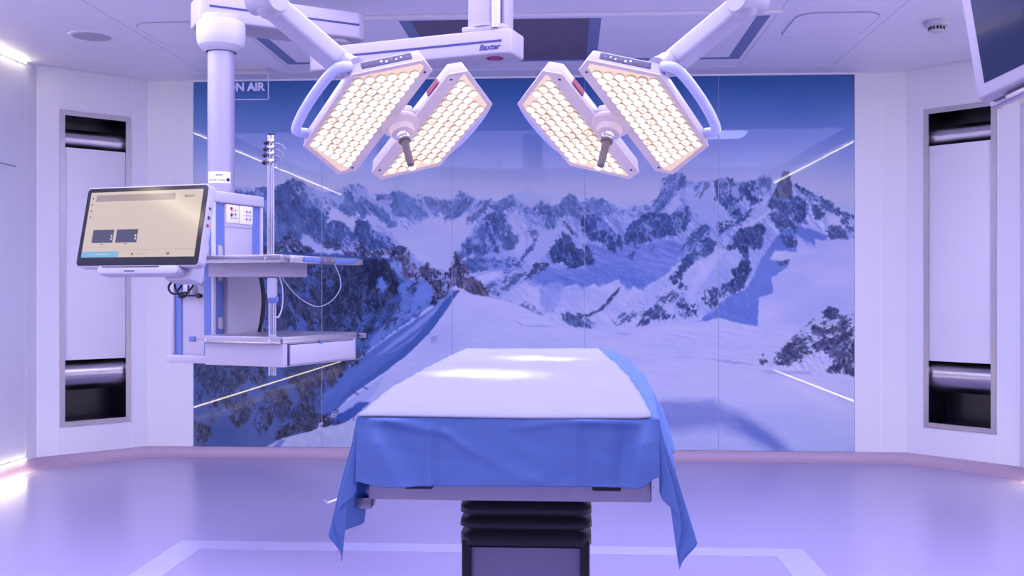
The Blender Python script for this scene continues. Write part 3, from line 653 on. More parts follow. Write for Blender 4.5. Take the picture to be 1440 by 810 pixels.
for k in range(5):
    x0 = MX0+k*MW+.0023; x1 = MX0+(k+1)*MW-.0023; z0, z1 = ZB+.002, ZT-.012
    nx, nz = 190, 528
    xs = np.linspace(x0, x1, nx); zs = np.linspace(z0, z1, nz)
    GX, GZ = np.meshgrid(xs, zs); Yf = YB
    dd = -GX*math.sin(TH)+Yf*math.cos(TH); xc = GX*math.cos(TH)+Yf*math.sin(TH)
    PX = 720+F*xc/dd; PY = 408-F*(GZ-HC)/dd
    u = np.clip((PX-PM.x0)/PM.step, 0, PM.img.shape[1]-1.001); v = np.clip((PY-PM.y0)/PM.step, 0, PM.img.shape[0]-1.001)
    iu = u.astype(int); iv = v.astype(int); fu = (u-iu)[..., None]; fv = (v-iv)[..., None]; I = PM.img
    C = (I[iv, iu]*(1-fu)+I[iv, iu+1]*fu)*(1-fv)+(I[iv+1, iu]*(1-fu)+I[iv+1, iu+1]*fu)*fv
    C = np.clip(C/255, 0, 1); C = np.where(C <= .04045, C/12.92, ((C+.055)/1.055)**2.4)
    C = np.clip(C*.78/LW, 0, .92)
    vs_ = np.stack([GX, np.full_like(GX, Yf), GZ], -1).reshape(-1, 3)
    idx = np.arange(nx*nz).reshape(nz, nx)
    q = np.stack([idx[:-1, :-1], idx[:-1, 1:], idx[1:, 1:], idx[1:, :-1]], -1).reshape(-1, 4)
    # back of the pane and its four edges
    bk = len(vs_); cs = [idx[0, 0], idx[0, -1], idx[-1, -1], idx[-1, 0]]
    vs_ = np.vstack([vs_, [[x0, Yf+.012, z0], [x1, Yf+.012, z0], [x1, Yf+.012, z1], [x0, Yf+.012, z1]]])
    ring = [list(idx[0, :]), list(idx[:, -1]), list(idx[-1, ::-1]), list(idx[::-1, 0])]
    faces = [list(map(int, f)) for f in q]; nq = len(faces)
    faces.append([bk+3, bk+2, bk+1, bk])
    for e in range(4):
        faces.append([int(i) for i in ring[e][::-1]]+[bk+e, bk+(e+1) % 4])
    me = bpy.data.meshes.new('mural_panel'); me.from_pydata(vs_.tolist(), [], faces)
    ca = me.color_attributes.new('print', 'FLOAT_COLOR', 'POINT')
    full = np.ones((len(vs_), 4), np.float32); full[:nx*nz, :3] = C.reshape(-1, 3); full[nx*nz:, :3] = .5
    ca.data.foreach_set('color', full.ravel())
    me.materials.append(M['mural']); me.materials.append(M['glassedge'])
    mi = np.zeros(len(faces), np.int32); mi[nq:] = 1; me.polygons.foreach_set('material_index', mi); me.update()
    ob = bpy.data.objects.new('mural_panel', me); sc.collection.objects.link(ob)
    tag(ob, mlabels[k], 'wall panel', 'printed glass panels of the mountain wall')

# ================================================================== CEILING THINGS
# laminar air field
t = thing('air_diffuser', 'slate framed ceiling air field with a brown centre filter above the lamps', 'ceiling vent', (-.44, 7.05, ZT))
fx = [(-2.133, -2.05), (-1.085, -1.008), (.129, .205), (1.176, 1.259)]; fy0, fy1 = 6.43, 7.68
mb = MB()
for x0, x1 in fx: mb.box(((x0+x1)/2, (fy0+fy1)/2, ZT-.004), (x1-x0, fy1-fy0, .008))
for y0, y1 in ((fy0, fy0+.035), (fy1-.05, fy1)): mb.box(((fx[0][0]+fx[3][1])/2, (y0+y1)/2, ZT-.0045), (fx[3][1]-fx[0][0], y1-y0, .009))
part(mb, 'frame', 'tealband', t, smooth=False)
for i, (x0, x1, mm, nm) in enumerate(((fx[0][1], fx[1][0], 'ceil', 'blank_panel'), (fx[1][1], fx[2][0], 'filter', 'filter_panel'), (fx[2][1], fx[3][0], 'ceil', 'blank_panel'))):
    mb = MB(); mb.box(((x0+x1)/2, (fy0+fy1)/2, ZT-.003), (x1-x0, fy1-fy0-.07, .006)); part(mb, nm, mm, t, smooth=False)
# lowered lip on the near side of the air field
mb = MB(); mb.box((-.44, 6.39, ZT-.012), (3.5, .06, .024), bev=.004); struct(mb.build('trim_ceiling', M['ceil']))

def rrect(cx, cy, hx, hy, r, n=8):
    out = []
    for (sx_, sy_, a0) in ((1, 1, 0), (-1, 1, 90), (-1, -1, 180), (1, -1, 270)):
        for k in range(n+1):
            a = math.radians(a0+90*k/n); out.append((cx+sx_*(hx-r)+r*math.cos(a), cy+sy_*(hy-r)+r*math.sin(a)))
    return out
def ceil_panel(cx, cy, on, label):
    t = thing('ceiling_light', label, 'ceiling light', (cx, cy, ZT), 'rounded ceiling light panels')
    mb = MB(); mb.prism([(x, y, ZT) for x, y in rrect(cx, cy, .264, .320, .13)], (0, 0, -.007)); part(mb, 'frame', 'gap', t, smooth=False)
    mb = MB(); mb.prism([(x, y, ZT) for x, y in rrect(cx, cy, .257, .313, .126)], (0, 0, -.0085)); part(mb, 'diffuser', 'panelon' if on else 'ceil', t, smooth=False)
ceil_panel(1.69, 6.765, 0, 'unlit rounded panel flush in the ceiling near the smoke detector')
ceil_panel(-2.56, 6.765, 0, 'unlit rounded ceiling panel partly hidden by the white pendant column')
ceil_panel(1.69, 5.1, 1, 'lit rounded ceiling panel, seen only as a reflection right of the right lamp')
ceil_panel(-2.56, 5.1, 1, 'lit rounded ceiling panel over the pendant, outside the top of the photo')
# round speaker grille
c = Vector((-3.235, 6.79, ZT))
t = thing('ceiling_speaker', 'round grey grille flush in the ceiling above the left wall', 'speaker', c)
mb = MB(); mb.lathe([(.155, 0), (.153, -.004), (.128, -.005), (.126, 0)], c); part(mb, 'rim', 'ceil', t)
mb = MB(); mb.lathe([(.127, 0), (.126, -.004), (.0, -.005)], c); part(mb, 'grille', mat('grey_grille', (.42, .40, .46), .6), t)
# smoke detector
c = Vector((2.355, 6.71, ZT))
t = thing('smoke_detector', 'small white round smoke detector on the ceiling by the right monitor', 'smoke detector', c)
mb = MB(); mb.lathe([(.076, 0), (.078, -.006), (.078, -.026), (.072, -.034), (.056, -.038), (.0, -.038)], c); part(mb, 'base', 'white', t)
mb = MB(); mb.lathe([(.050, -.036), (.048, -.062), (.040, -.070), (0, -.072)], c); part(mb, 'head', 'white', t)
mb = MB()
for k in range(14):
    a = 2*math.pi*k/14; mb.frame(c+Vector((math.cos(a)*.0485, math.sin(a)*.0485, -.049)), Vector((math.cos(a), math.sin(a), 0)), Vector((-math.sin(a), math.cos(a), 0)), Vector((0, 0, 1)), (.006, .014, .020))
part(mb, 'sensor_slots', 'black', t, smooth=False)
# ON AIR sign
M['acryl'] = mat('clear_acrylic', (.93, .95, 1), .03, trans=1., ior=1.2)
M['etch'] = mat('etched_lettering', (.72, .75, .92), .6)
d = 8.0; p = W(345, 99, d); y0 = p.y
def SP(px, py): v = W(px, py, d); v.y = y0; return v
p0 = SP(300, 99); p1 = SP(378, 140); zt = ZT-.012; zb = p1.z
t = thing('hanging_sign', 'clear acrylic ON AIR sign hanging from ceiling behind the white column', 'sign', (p0.x, y0, ZT))
mb = MB(); mb.box(((p0.x+p1.x)/2, y0, (zt+zb)/2), (p1.x-p0.x, .008, zt-zb), bev=.0015); part(mb, 'plate', 'acryl', t, smooth=False)
mb = MB(); mb.box(((p0.x+p1.x)/2, y0, ZT-.022), (p1.x-p0.x-.002, .03, .044), bev=.003); part(mb, 'bracket', 'white', t)
mb = MB()
mb.box((p1.x, y0, (zt+zb)/2), (.005, .010, zt-zb)); mb.box(((p0.x+p1.x)/2, y0, zb), (p1.x-p0.x, .010, .005)); part(mb, 'bright_edge', 'etch', t, smooth=False)
tc_ = SP(345.5, 123)
text_mesh('ON AIR', .088, basis(Vector((1, 0, 0)), Vector((0, 0, 1)), Vector((0, -1, 0)), (tc_.x, y0-.006, tc_.z)), 'lettering', M['etch'], t, .001, 0, .0032)

# ================================================================== STAINLESS RECESSES
def niche(sx, label):
    o, u, n = chamfer(sx); Z = Vector((0, 0, 1))
    t = thing('air_return_recess', label, 'air vent', o+u*(NU0+NU1)/2+Z*NZ0, 'stainless steel wall recesses')
    fw = .040; mb = MB(); cz = (NZ0+NZ1)/2; cu = (NU0+NU1)/2
    for (a, b, z0, z1) in ((NU0, NU0+fw, NZ0, NZ1), (NU1-fw, NU1, NZ0, NZ1), (NU0+fw, NU1-fw, NZ0, NZ0+fw), (NU0+fw, NU1-fw, NZ1-fw, NZ1)):
        mb.frame(o+u*(a+b)/2+n*.002+Z*(z0+z1)/2, u, n, Z, (b-a, .012, z1-z0))
    part(mb, 'frame', 'steeld', t, smooth=False)
    D = .30; a, b = NU0+fw-.004, NU1-fw+.004
    mb = MB()
    for (aa, bb, d0, d1, z0, z1) in ((a-.004, a, 0, D, NZ0, NZ1), (b, b+.004, 0, D, NZ0, NZ1), (a, b, 0, D, NZ0+.01, NZ0+.014), (a, b, 0, D, NZ1-.014, NZ1-.01), (a, b, D, D+.004, NZ0, NZ1)):
        mb.frame(o+u*(aa+bb)/2-n*(d0+d1)/2+Z*(z0+z1)/2, u, n, Z, (bb-aa, d1-d0, z1-z0))
    part(mb, 'duct', 'duct', t, smooth=False)
    # curved steel deflectors seen above and below the white cover
    def curve(prof, name):
        mb = MB(); rings = []
        for (dp, z) in prof:
            rings.append([mb.bm.verts.new(o+u*a-n*dp+Z*z), mb.bm.verts.new(o+u*b-n*dp+Z*z)])
        for p_, q_ in zip(rings, rings[1:]): mb.bm.faces.new((p_[0], p_[1], q_[1], q_[0]))
        g = bmesh.ops.solidify(mb.bm, geom=mb.bm.faces[:], thickness=.002)
        return part(mb, name, 'steel', t, ang=60)
    def roll(zc, rad, dc, name):
        mb = MB(); mb.cyl(o+u*a-n*dc+Z*zc, o+u*b-n*dc+Z*zc, rad, seg=64); return part(mb, name, 'steel', t, ang=60)
    roll(.700, .135, .165, 'steel_deflector'); roll(2.560, .085, .125, 'steel_deflector')
    # white cover
    mb = MB(); z0, z1 = .815, 2.485
    mb.frame(o+u*(NU0+fw+NU1-fw)/2-n*.012+Z*(z0+z1)/2, u, n, Z, (NU1-NU0-2*fw+.002, .018, z1-z0), bev=.003)
    part(mb, 'cover_panel', 'wall', t)
niche(-1, 'tall stainless recess with white cover in left corner wall, behind the touchscreen')
niche(1, 'tall stainless recess with white cover in right corner wall, below the hanging monitor')
# switch rail on the left wall and sliding door edge on the right wall
mb = MB(); mb.box((XL+.003, 7.20, 2.28), (.012, .30, .008)); struct(mb.build('trim_left_door', M['steeld'], smooth=False))
mb = MB(); mb.box((XR-.006, 6.4, 1.15), (.014, 2.3, 2.06), bev=.006); struct(mb.build('door_1', M['wall']))

# ================================================================== OPERATING TABLE
TX, TZ = -.145, 1.108
Z3 = Vector((0, 0, 1))
t = thing('operating_table', 'operating table with steel frame and black bellows column under the blue drape', 'operating table', (TX, 2.9, 0))
TY0, TY1 = 2.13, 4.42
mb = MB()
for (y0, y1) in ((2.15, 2.62), (2.63, 3.55), (3.56, 4.02), (4.03, 4.40)):
    mb.box((TX, (y0+y1)/2, 1.052), (.55, y1-y0, .066), bev=.02, seg=3)
part(mb, 'cushion', 'rubber', t)
mb = MB(); mb.box((TX+.020, (TY0+TY1)/2, .975), (.592, TY1-TY0, .10), bev=.004); part(mb, 'frame', 'steeld', t)
for px in (587, 853):
    p = W(px, 690, 2.12); mb = MB(); mb.box((p.x, TY0-.004, .958), (.060, .016, .016), bev=.004); part(mb, 'grip_slot', 'black', t)
for sx in (-1, 1):
    mb = MB(); mb.box((TX+.005+sx*.308, 3.1, .965), (.010, 1.8, .028), bev=.002)
    for yy in (2.35, 3.0, 3.7): mb.cyl((TX+sx*.285, yy, .965), (TX+sx*.306, yy, .965), .009, seg=12)
    part(mb, 'side_rail', 'chrome', t)
p = W(512, 706, 2.2)
mb = MB(); mb.box((p.x, p.y, p.z+.002), (.042, .05, .026), bev=.006); mb.cyl((p.x+.02, p.y, p.z), (p.x-.03, p.y, p.z), .006, seg=12); part(mb, 'rail_clamp', 'steeld', t)
p = W(458, 706, 2.3)
mb = MB(); mb.tube([p+Vector((.10, .02, .01)), p+Vector((.03, 0, .006)), p+Vector((.006, 0, -.003)), p+Vector((-.004, 0, .006))], .004, 8); part(mb, 'hook', 'alu', t)
# bellows : four rubber folds
bd = 2.47; bc = W(742, 730, bd+.13); hw = .156; hd = .13
mb = MB(); z = .935; rings = []
prof = [(0, .0), (.004, .006), (.004, .018), (-.014, .028), (-.014, .031), (.003, .040), (.006, .056), (.002, .068), (-.014, .077), (-.014, .080), (.003, .088), (.004, .104), (-.012, .112), (-.012, .115), (.003, .122), (.005, .136), (-.012, .146), (-.012, .149), (.003, .156), (.003, .178), (0, .182)]
for off, dz in prof:
    ring = [mb.bm.verts.new((x, y, .932-dz*1.02)) for x, y in rrect(bc.x, bc.y, hw+off, hd+off, .03, 5)]
    rings.append(ring)
for a, b in zip(rings, rings[1:]):
    for k in range(len(a)): mb.bm.faces.new((a[k], a[(k+1) % len(a)], b[(k+1) % len(a)], b[k]))
mb.bm.faces.new(rings[0]); mb.bm.faces.new(rings[-1][::-1])
part(mb, 'bellows', 'rubber', t, ang=75)
mb = MB()
for sx in (-1, 1):
    for sy in (-1, 1): mb.box((bc.x+sx*(hw-.012), bc.y+sy*(hd-.012), .43), (.022, .022, .66), bev=.005)
part(mb, 'column_post', 'rubber', t)
mb = MB(); mb.box((bc.x, bc.y, .42), (2*hw-.035, 2*hd-.03, .64), bev=.003); part(mb, 'column_cover', mat('grey_steel_cover', (.34, .31, .44), .3, .5, noise=.05, nscale=30), t)
mb = MB(); mb.box((bc.x, bc.y+.25, .065), (.52, 1.1, .11), bev=.03, seg=3); part(mb, 'base', 'rubber', t)
for sx in (-1, 1):
    for yy in (-.2, .7):
        mb = MB(); mb.cyl((bc.x+sx*.2, bc.y+yy, .03), (bc.x+sx*.23, bc.y+yy, .03), .03, seg=20); part(mb, 'caster', 'black', t)

# ---- drape: one cloth, sides and corners hanging
def cloth_mat(name, a, b, rough=.75):
    m = mat(name, a, rough, spec=.2); nt = m.node_tree; bs = nt.nodes['Principled BSDF']
    tc = nt.nodes.new('ShaderNodeTexCoord'); n = nt.nodes.new('ShaderNodeTexNoise'); n.inputs['Scale'].default_value = 900
    bp = nt.nodes.new('ShaderNodeBump'); bp.inputs['Strength'].default_value = .12; bp.inputs['Distance'].default_value = .0006
    nt.links.new(tc.outputs['Object'], n.inputs['Vector']); nt.links.new(n.outputs['Fac'], bp.inputs['Height']); nt.links.new(bp.outputs['Normal'], bs.inputs['Normal'])
    mx = nt.nodes.new('ShaderNodeMix'); mx.data_type = 'RGBA'; mx.inputs[6].default_value = tuple(a)[:3]+(1,); mx.inputs[7].default_value = tuple(b)[:3]+(1,)
    n2 = nt.nodes.new('ShaderNodeTexNoise'); n2.inputs['Scale'].default_value = 6; nt.links.new(tc.outputs['Object'], n2.inputs['Vector'])
    nt.links.new(n2.outputs['Fac'], mx.inputs[0]); nt.links.new(mx.outputs[2], bs.inputs['Base Color'])
    bs.inputs['Subsurface Weight'].default_value = 0
    tr = nt.nodes.new('ShaderNodeBsdfTranslucent'); tr.inputs['Color'].default_value = tuple(a)[:3]+(1,)
    ms = nt.nodes.new('ShaderNodeMixShader'); ms.inputs[0].default_value = .34
    out = nt.nodes['Material Output']; nt.links.new(bs.outputs[0], ms.inputs[1]); nt.links.new(tr.outputs[0], ms.inputs[2]); nt.links.new(ms.outputs[0], out.inputs['Surface'])
    return m
M['drape'] = cloth_mat('light_blue_nonwoven', (.18, .31, .64), (.21, .35, .70))
M['sheet'] = cloth_mat('white_nonwoven', (.52, .53, .60), (.56, .57, .63))
dl_px = [(500, 584), (546, 546), (600, 516), (632, 500), (657, 489)]
dr_px = [(926, 584), (920, 550), (906, 525), (881, 501), (856, 489)]
def edge(pts): q = [WZ(x, y, TZ) for x, y in pts]; return [v.y for v in q], [v.x for v in q]
eyl, exl = edge(dl_px); eyr, exr = edge(dr_px)
exl[-1] = min(exl[-1], TX-.27); 
FY = (eyl[0]+eyr[0])/2; BY = 4.47
LS, RS, LF, LB = .24, .25, .139, .25
na, nh, ntop, nt_ = 60, 26, 200, 110
def hf(x, y): # soft pseudo noise
    return math.sin(x*9.1+1.3*math.sin(y*5.2))*math.sin(y*7.3+1.7*math.sin(x*6.1))
def drape_point(s, q):
    """s: -1..1 across the top, beyond = hanging; q: metres along, <0 hanging in front, >top length hanging behind"""
    TL = BY-FY
    y_on = min(max(q, 0), TL)+FY
    xl = float(np.interp(y_on, eyl, exl)); xr = float(np.interp(y_on, eyr, exr))
    dy = -q if q < 0 else (q-TL if q > TL else 0); sy = -1 if q < 0 else 1
    if s < 0: dx = -s; sx = -1; x = xl; 
    elif s > 1: dx = s-1; sx = 1; x = xr
    else: dx = 0; sx = 0; x = xl+(xr-xl)*s
    y = y_on; z = TZ
    if dx == 0 and dy == 0:
        e = min(min(s, 1-s)*.6, (q)*1., TL-q)
        z += .0035*hf(x*3.1, y*1.4)*min(1, e*12)-.006*math.exp(-max(e, 0)/.007)
        return Vector((x, y, z))
    r = math.hypot(dx, dy)
    z0 = TZ-.006
    if sx and dy:
        ph = math.atan2(dy, dx)           # 0 = side, pi/2 = front
        fl_s = .12 if sx < 0 else .18; fl_f = .05
        al = fl_s*(math.cos(ph)**2)+fl_f*(math.sin(ph)**2)+(.12 if sx < 0 else .10)*math.sin(2*ph)**2*min(1, r/.12)
        al += .08*math.sin(ph*9)*min(1, r/.1)
        ex = math.cos(ph)**1.0; ey = math.sin(ph)
        k = 1.0+.10*math.sin(2*ph)**2
        hx = math.sin(al)*r*ex*1.15; hy = math.sin(al)*r*ey*.55
        return Vector((x+sx*hx, y+sy*hy, z0-math.cos(al)*r*k))
    if sx:
        al = (.12 if sx < 0 else .18)+.05*math.sin(y*11+sx)
        rip = .012*math.sin(y*17+2*sx+3*dx)*min(1, dx/.1)+.006*math.sin(y*43+dx*20)*min(1, dx/.1)
        # longer hang close to the front corners
        kk = 1-.25*min(1, max(0, (y_on-FY-.15)/.6))
        return Vector((x+sx*(math.sin(al)*dx+rip), y, z0-math.cos(al)*dx*kk))
    # front / back flap : packing creases, a sagging fold under the edge, corner pleats
    sc_ = s; f = min(1, dy/.05)
    rip = .004*math.sin(sc_*5+.6)*(dy/.15)+.0015*hf(x*4, dy*9)
    for c_, a_ in ((.245, .0045), (.725, .004), (.49, .0015)):
        rip += a_*math.exp(-((sc_-c_)/.010)**2)*f-a_*.6*math.exp(-((sc_-c_-.022)/.012)**2)*f
    def fold(s0, d0, s1, d1, amp, wd):
        # soft ridge running from (s0,d0) to (s1,d1)
        W_ = .6; ax_, ay_ = s0*W_, d0; bx_, by_ = s1*W_, d1; px_, py_ = sc_*W_, dy
        tt = ((px_-ax_)*(bx_-ax_)+(py_-ay_)*(by_-ay_))/((bx_-ax_)**2+(by_-ay_)**2); tt = min(max(tt, 0), 1)
        dd_ = math.hypot(px_-ax_-tt*(bx_-ax_), py_-ay_-tt*(by_-ay_)); return amp*math.exp(-(dd_/wd)**2)*(1-.5*tt)
    rip += fold(.06, .004, .30, .030, .010, .010)+fold(.10, .004, .22, .010, .006, .006)+fold(.30, .030, .40, .075, .006, .009)+fold(.72, .005, .52, .02, .004, .008)
    rip += fold(.74, .004, .93, .010, .010, .009)+fold(.60, .13, .45, .09, .003, .012)
    g = 0
    c1 = .055+dy*.55; g += .026*math.exp(-((sc_-c1)/(.022+dy*.25))**2)*f
    c2 = .965-dy*.30; g += .024*math.exp(-((sc_-c2)/(.020+dy*.22))**2)*f
    g -= .010*math.exp(-((sc_-.885)/.03)**2)*f
    lift = 1-.16*math.exp(-((sc_-1.0)/.045)**2)-.05*math.exp(-((sc_-0)/.04)**2)
    return Vector((x, y+sy*(dy*.05+rip+g), z0-dy*lift))
S = list(-np.linspace(LS, 0, nh, endpoint=False))+list(np.linspace(0, 1, ntop))+list(1+np.linspace(0, RS, nh+1)[1:])
TL = BY-FY
Q = list(-np.linspace(LF, 0, 50, endpoint=False))+list(TL*np.linspace(0, 1, nt_)**1.15)+list(TL+np.linspace(0, LB, 14)[1:])
verts = [drape_point(s, q) for q in Q for s in S]
ns = len(S); faces = [(j*ns+i, j*ns+i+1, (j+1)*ns+i+1, (j+1)*ns+i) for j in range(len(Q)-1) for i in range(ns-1)]
me = bpy.data.meshes.new('surgical_drape'); me.from_pydata([tuple(v) for v in verts], [], faces); me.materials.append(M['drape'])
for f in me.polygons: f.use_smooth = True
dr = bpy.data.objects.new('surgical_drape', me); sc.collection.objects.link(dr)
md = dr.modifiers.new('thickness', 'SOLIDIFY'); md.thickness = .0016; md.offset = -1
tag(dr, 'light blue disposable drape over the operating table, corners hanging towards the floor', 'drape')
# white sheet spread on top, short of the right edge
SR = [(1.0, FY), (1.0, BY)]
srp = [WZ(x, y, TZ) for x, y in ((914, 583), (900, 556), (882, 530), (866, 514), (842, 492))]
def srx(y): return float(np.interp(y, [v.y for v in srp], [v.x for v in srp]))
nsx, nsy = 50, 90; verts = []
for j in range(nsy):
    y = FY-.0015 if j == 0 else FY+.001+(BY-.03-FY)*(j-1)/(nsy-2)
    xl = float(np.interp(y, eyl, exl))+.004; xr = srx(y)
    for i in range(nsx):
        k = i/(nsx-1); x = xl+(xr-xl)*k
        s = (x-xl+.004)/(float(np.interp(y, eyr, exr))-xl+.004)
        b = drape_point(min(max(s, .004), .996), min(max(y-FY, .0), TL-.004))
        wr = .002*math.sin(y*30+x*4)*math.sin(x*7+1)
        verts.append((x, y, b.z+(0 if j == 0 else .0022)+max(wr, -.001)+(.003*math.exp(-((k-1)/.02)**2))))
faces = [(j*nsx+i, j*nsx+i+1, (j+1)*nsx+i+1, (j+1)*nsx+i) for j in range(nsy-1) for i in range(nsx-1)]
me = bpy.data.meshes.new('top_sheet'); me.from_pydata(verts, [], faces); me.materials.append(M['sheet'])
for f in me.polygons: f.use_smooth = True
ts = bpy.data.objects.new('top_sheet', me); sc.collection.objects.link(ts)
md = ts.modifiers.new('thickness', 'SOLIDIFY'); md.thickness = .0012; md.offset = 1
tag(ts, 'white sheet spread on top of the blue drape, brightly lit by the surgical lamps', 'sheet')

# ================================================================== CENTRE SPINDLE BEAM
def beam(root, A, B, zlo, zhi, wd, name, chA=0., chB=0., zst=None, taper=0.):
    """A, B : (x,d) camera ground points of the front bottom edge, wd behind; returns axes"""
    a = wc(A[0], A[1], 0); b = wc(B[0], B[1], 0); u = (b-a).normalized(); L = (b-a).length; v = Vector((-u.y, u.x, 0))
    if v.dot(wc(0, 1, 0)) < 0: v = -v
    pts = []
    c = chB
    poly = [(0+chA, 0), (L-c, 0), (L, c*.7), (L, wd-c*.7), (L-c, wd), (0+chA, wd), (0, wd-chA*.7), (0, chA*.7)]
    mb = MB(); mb.prism([a+u*p_+v*q_+Z3*zlo for p_, q_ in poly], Z3*(zhi-zlo), bev=.012, seg=3)
    part(mb, name, 'whiteg', root)
    return a, u, v, L
A = ((717-720)/F*5.13, 5.13); B = ((432-720)/F*5.58, 5.58)
t = thing('ceiling_support_arm', 'white lamp support arm with blue line and Baxter lettering, hung from the centre spindle', 'support arm', wc(.0, 5.25, 2.6))
a, u, v, L = beam(t, A, B, 2.556, 2.683, .22, 'arm', chA=.035, chB=.03)
zs = 2.621
mb = MB(); mb.frame(a+u*(.03+(L-.07)/2)-v*.0005+Z3*zs, u, v, Z3, (L-.10, .006, .010)); part(mb, 'accent_line', 'navy', t, smooth=False)
cpos = a+u*.112-v*.001+Z3*2.592
text_mesh('Baxter', .042, basis(-u, Z3, -v, cpos), 'lettering', M['navy'], t, .0008, .25, .0012)
cc = a+u*.12+v*.09+Z3*2.556
mb = MB(); mb.lathe([(.036, .0), (.036, -.003), (.045, -.003), (.046, 0)], cc); part(mb, 'ring_mark', 'pink', t)
mb = MB(); mb.lathe([(.027, 0), (.027, -.003), (0, -.0035)], cc); part(mb, 'round_button', 'pink', t)
# spindle
sp = a+u*.155+v*.105
mb = MB()
mb.box(sp+Z3*(2.683+.012), (.23, .20, .03), u.to_track_quat('X', 'Z').to_matrix(), bev=.008)
mb.box(sp+Z3*(2.69+ZC)/2+u*.022, (.140, .165, ZC-2.69), u.to_track_quat('X', 'Z').to_matrix(), bev=.018, seg=3)
part(mb, 'spindle_cover', 'whiteg', t)
pt = sp-u*.072-v*.088
mb = MB(); mb.cyl(pt+Z3*2.69, pt+Z3*ZC, .025, seg=24); part(mb, 'cable_tube', 'steeld', t)
mb = MB(); mb.box(pt+v*.10+Z3*(2.69+ZC)/2-u*.022, (.02, .12, ZC-2.70), u.to_track_quat('X', 'Z').to_matrix(), bev=.006); part(mb, 'cover_fin', 'whiteg', t)
mb = MB(); mb.cyl(sp+Z3*2.706, sp+Z3*2.720, .11, seg=36); part(mb, 'bearing_collar', 'whiteg', t)

# ================================================================== CEILING PENDANT
uR = Vector((.41, .912, 0)).normalized(); vL = Vector((-.872, .49, 0)).normalized()
def cw(vec): return wc(vec.x, vec.y, 0)
U = cw(uR).normalized(); V = cw(vL); V = (V-U*V.dot(U)).normalized()     # world axes: U away along the drawer front, V to the left
N = wc((398-720)/F*4.9, 4.9, 0)                                           # nearest corner of the shelf unit
def PZ(py, d): return HC+(408-py)/F*d
def PP(uu, vv, z): return N+U*uu+V*vv+Z3*z
root = thing('ceiling_pendant', 'white medical supply pendant with blue strips, shelves and drawer, hung on a thick column', 'ceiling pendant', PP(.2, .6, 1.0))
def pbox(u0, u1, v0, v1, z0, z1, name, m, bev=.004, seg=2, p=root, **k):
    mb = MB(); mb.frame(PP((u0+u1)/2, (v0+v1)/2, (z0+z1)/2), U, V, Z3, (abs(u1-u0), abs(v1-v0), abs(z1-z0)), bev, seg)
    return part(mb, name, m, p, **k)
# column and cap
cx = wc((311-720)/F*5.5, 5.5, 0)
zc0, zc1 = PZ(272, 5.5), PZ(62, 5.5)
mb = MB(); mb.cyl(cx+Z3*zc0, cx+Z3*zc1, .0705, seg=48); part(mb, 'column', 'pearl', root)
mb = MB(); mb.lathe([(.080, PZ(74, 5.5)), (.100, PZ(71, 5.5)), (.118, PZ(65.5, 5.5)), (.126, PZ(59, 5.5)), (.128, PZ(53, 5.5)), (.128, PZ(36.5, 5.5)), (.122, PZ(32.5, 5.5)), (.106, PZ(31, 5.5)), (.106, PZ(24, 5.5))], cx, seg=48); part(mb, 'bearing_cap', 'white', root, ang=22)
mb = MB(); mb.lathe([(.0725, PZ(74, 5.5)), (.079, PZ(74, 5.5)), (.079, PZ(69.5, 5.5)), (.0725, PZ(69.5, 5.5))], cx, seg=48); part(mb, 'blue_ring', 'navy', root)
# overhead arm
A = ((281-720)/F*5.42, 5.42); B = ((517-720)/F*5.865, 5.865)
a, u, v, L = beam(root, A, B, 2.80, 2.95, .27, 'overhead_arm', chA=.03, chB=.05)
mb = MB(); mb.frame(a+u*(L/2)-v*.0005+Z3*2.878, u, v, Z3, (L-.10, .006, .010)); part(mb, 'accent_line', 'navy', root, smooth=False)
pv = a+u*(L-.15)+v*.135
mb = MB(); mb.lathe([(.10, 2.802), (.10, 2.782), (.085, 2.772), (.0, 2.770)], pv, seg=40); part(mb, 'pivot_cap', 'whiteg', root)
pv2 = a+u*.42+v*.135
mb = MB(); mb.lathe([(.10, 2.94), (.10, ZC)], pv2, seg=40); part(mb, 'ceiling_mount', 'whiteg', root)
# info label on the column
lab = cx+Z3*PZ(250, 5.5)
toc = (Vector((0, 0, 0))-Vector((cx.x, cx.y, 0))).normalized(); a0 = math.atan2(toc.y, toc.x)
mb = MB(); rr = .0712; zz0, zz1 = PZ(259, 5.5), PZ(243, 5.5); rng = []
for k in range(17):
    an = a0-1.15+k*(1.9/16); rng.append([mb.bm.verts.new(cx+Vector((math.cos(an)*r_, math.sin(an)*r_, z_))) for r_, z_ in ((rr, zz0), (rr, zz1), (rr-.002, zz1), (rr-.002, zz0))])
for p_, q_ in zip(rng, rng[1:]):
    for k in range(4): mb.bm.faces.new((p_[k], p_[(k+1) % 4], q_[(k+1) % 4], q_[k]))
mb.bm.faces.new(rng[0]); mb.bm.faces.new(rng[-1][::-1])
lb = part(mb, 'column_label', 'paper', root)
mb = MB()
def onc(an, z, wd, ht):
    p = cx+Vector((math.cos(a0+an)*(rr+.0006), math.sin(a0+an)*(rr+.0006), z)); mb.frame(p, Vector((-math.sin(a0+an), math.cos(a0+an), 0)), Vector((math.cos(a0+an), math.sin(a0+an), 0)), Z3, (wd, .0008, ht))
for k, an in enumerate((-.35, -.25, -.15, -.05, .05)): onc(an, zz0+.042, .005, .006)
for an in (-1.0, -.9, -.8, -.7, -.6, -.5, -.4, -.28, -.1, .0, .15, .22): onc(an, zz0+.014+random.random()*.006, .004, .006)
onc(-.95, zz0+.044, .003, .016)
part(mb, 'label_print', 'ink', root, smooth=False)
an = .52; p = cx+Vector((math.cos(a0+an)*rr, math.sin(a0+an)*rr, zz0+.018)); er = Vector((math.cos(a0+an), math.sin(a0+an), 0))
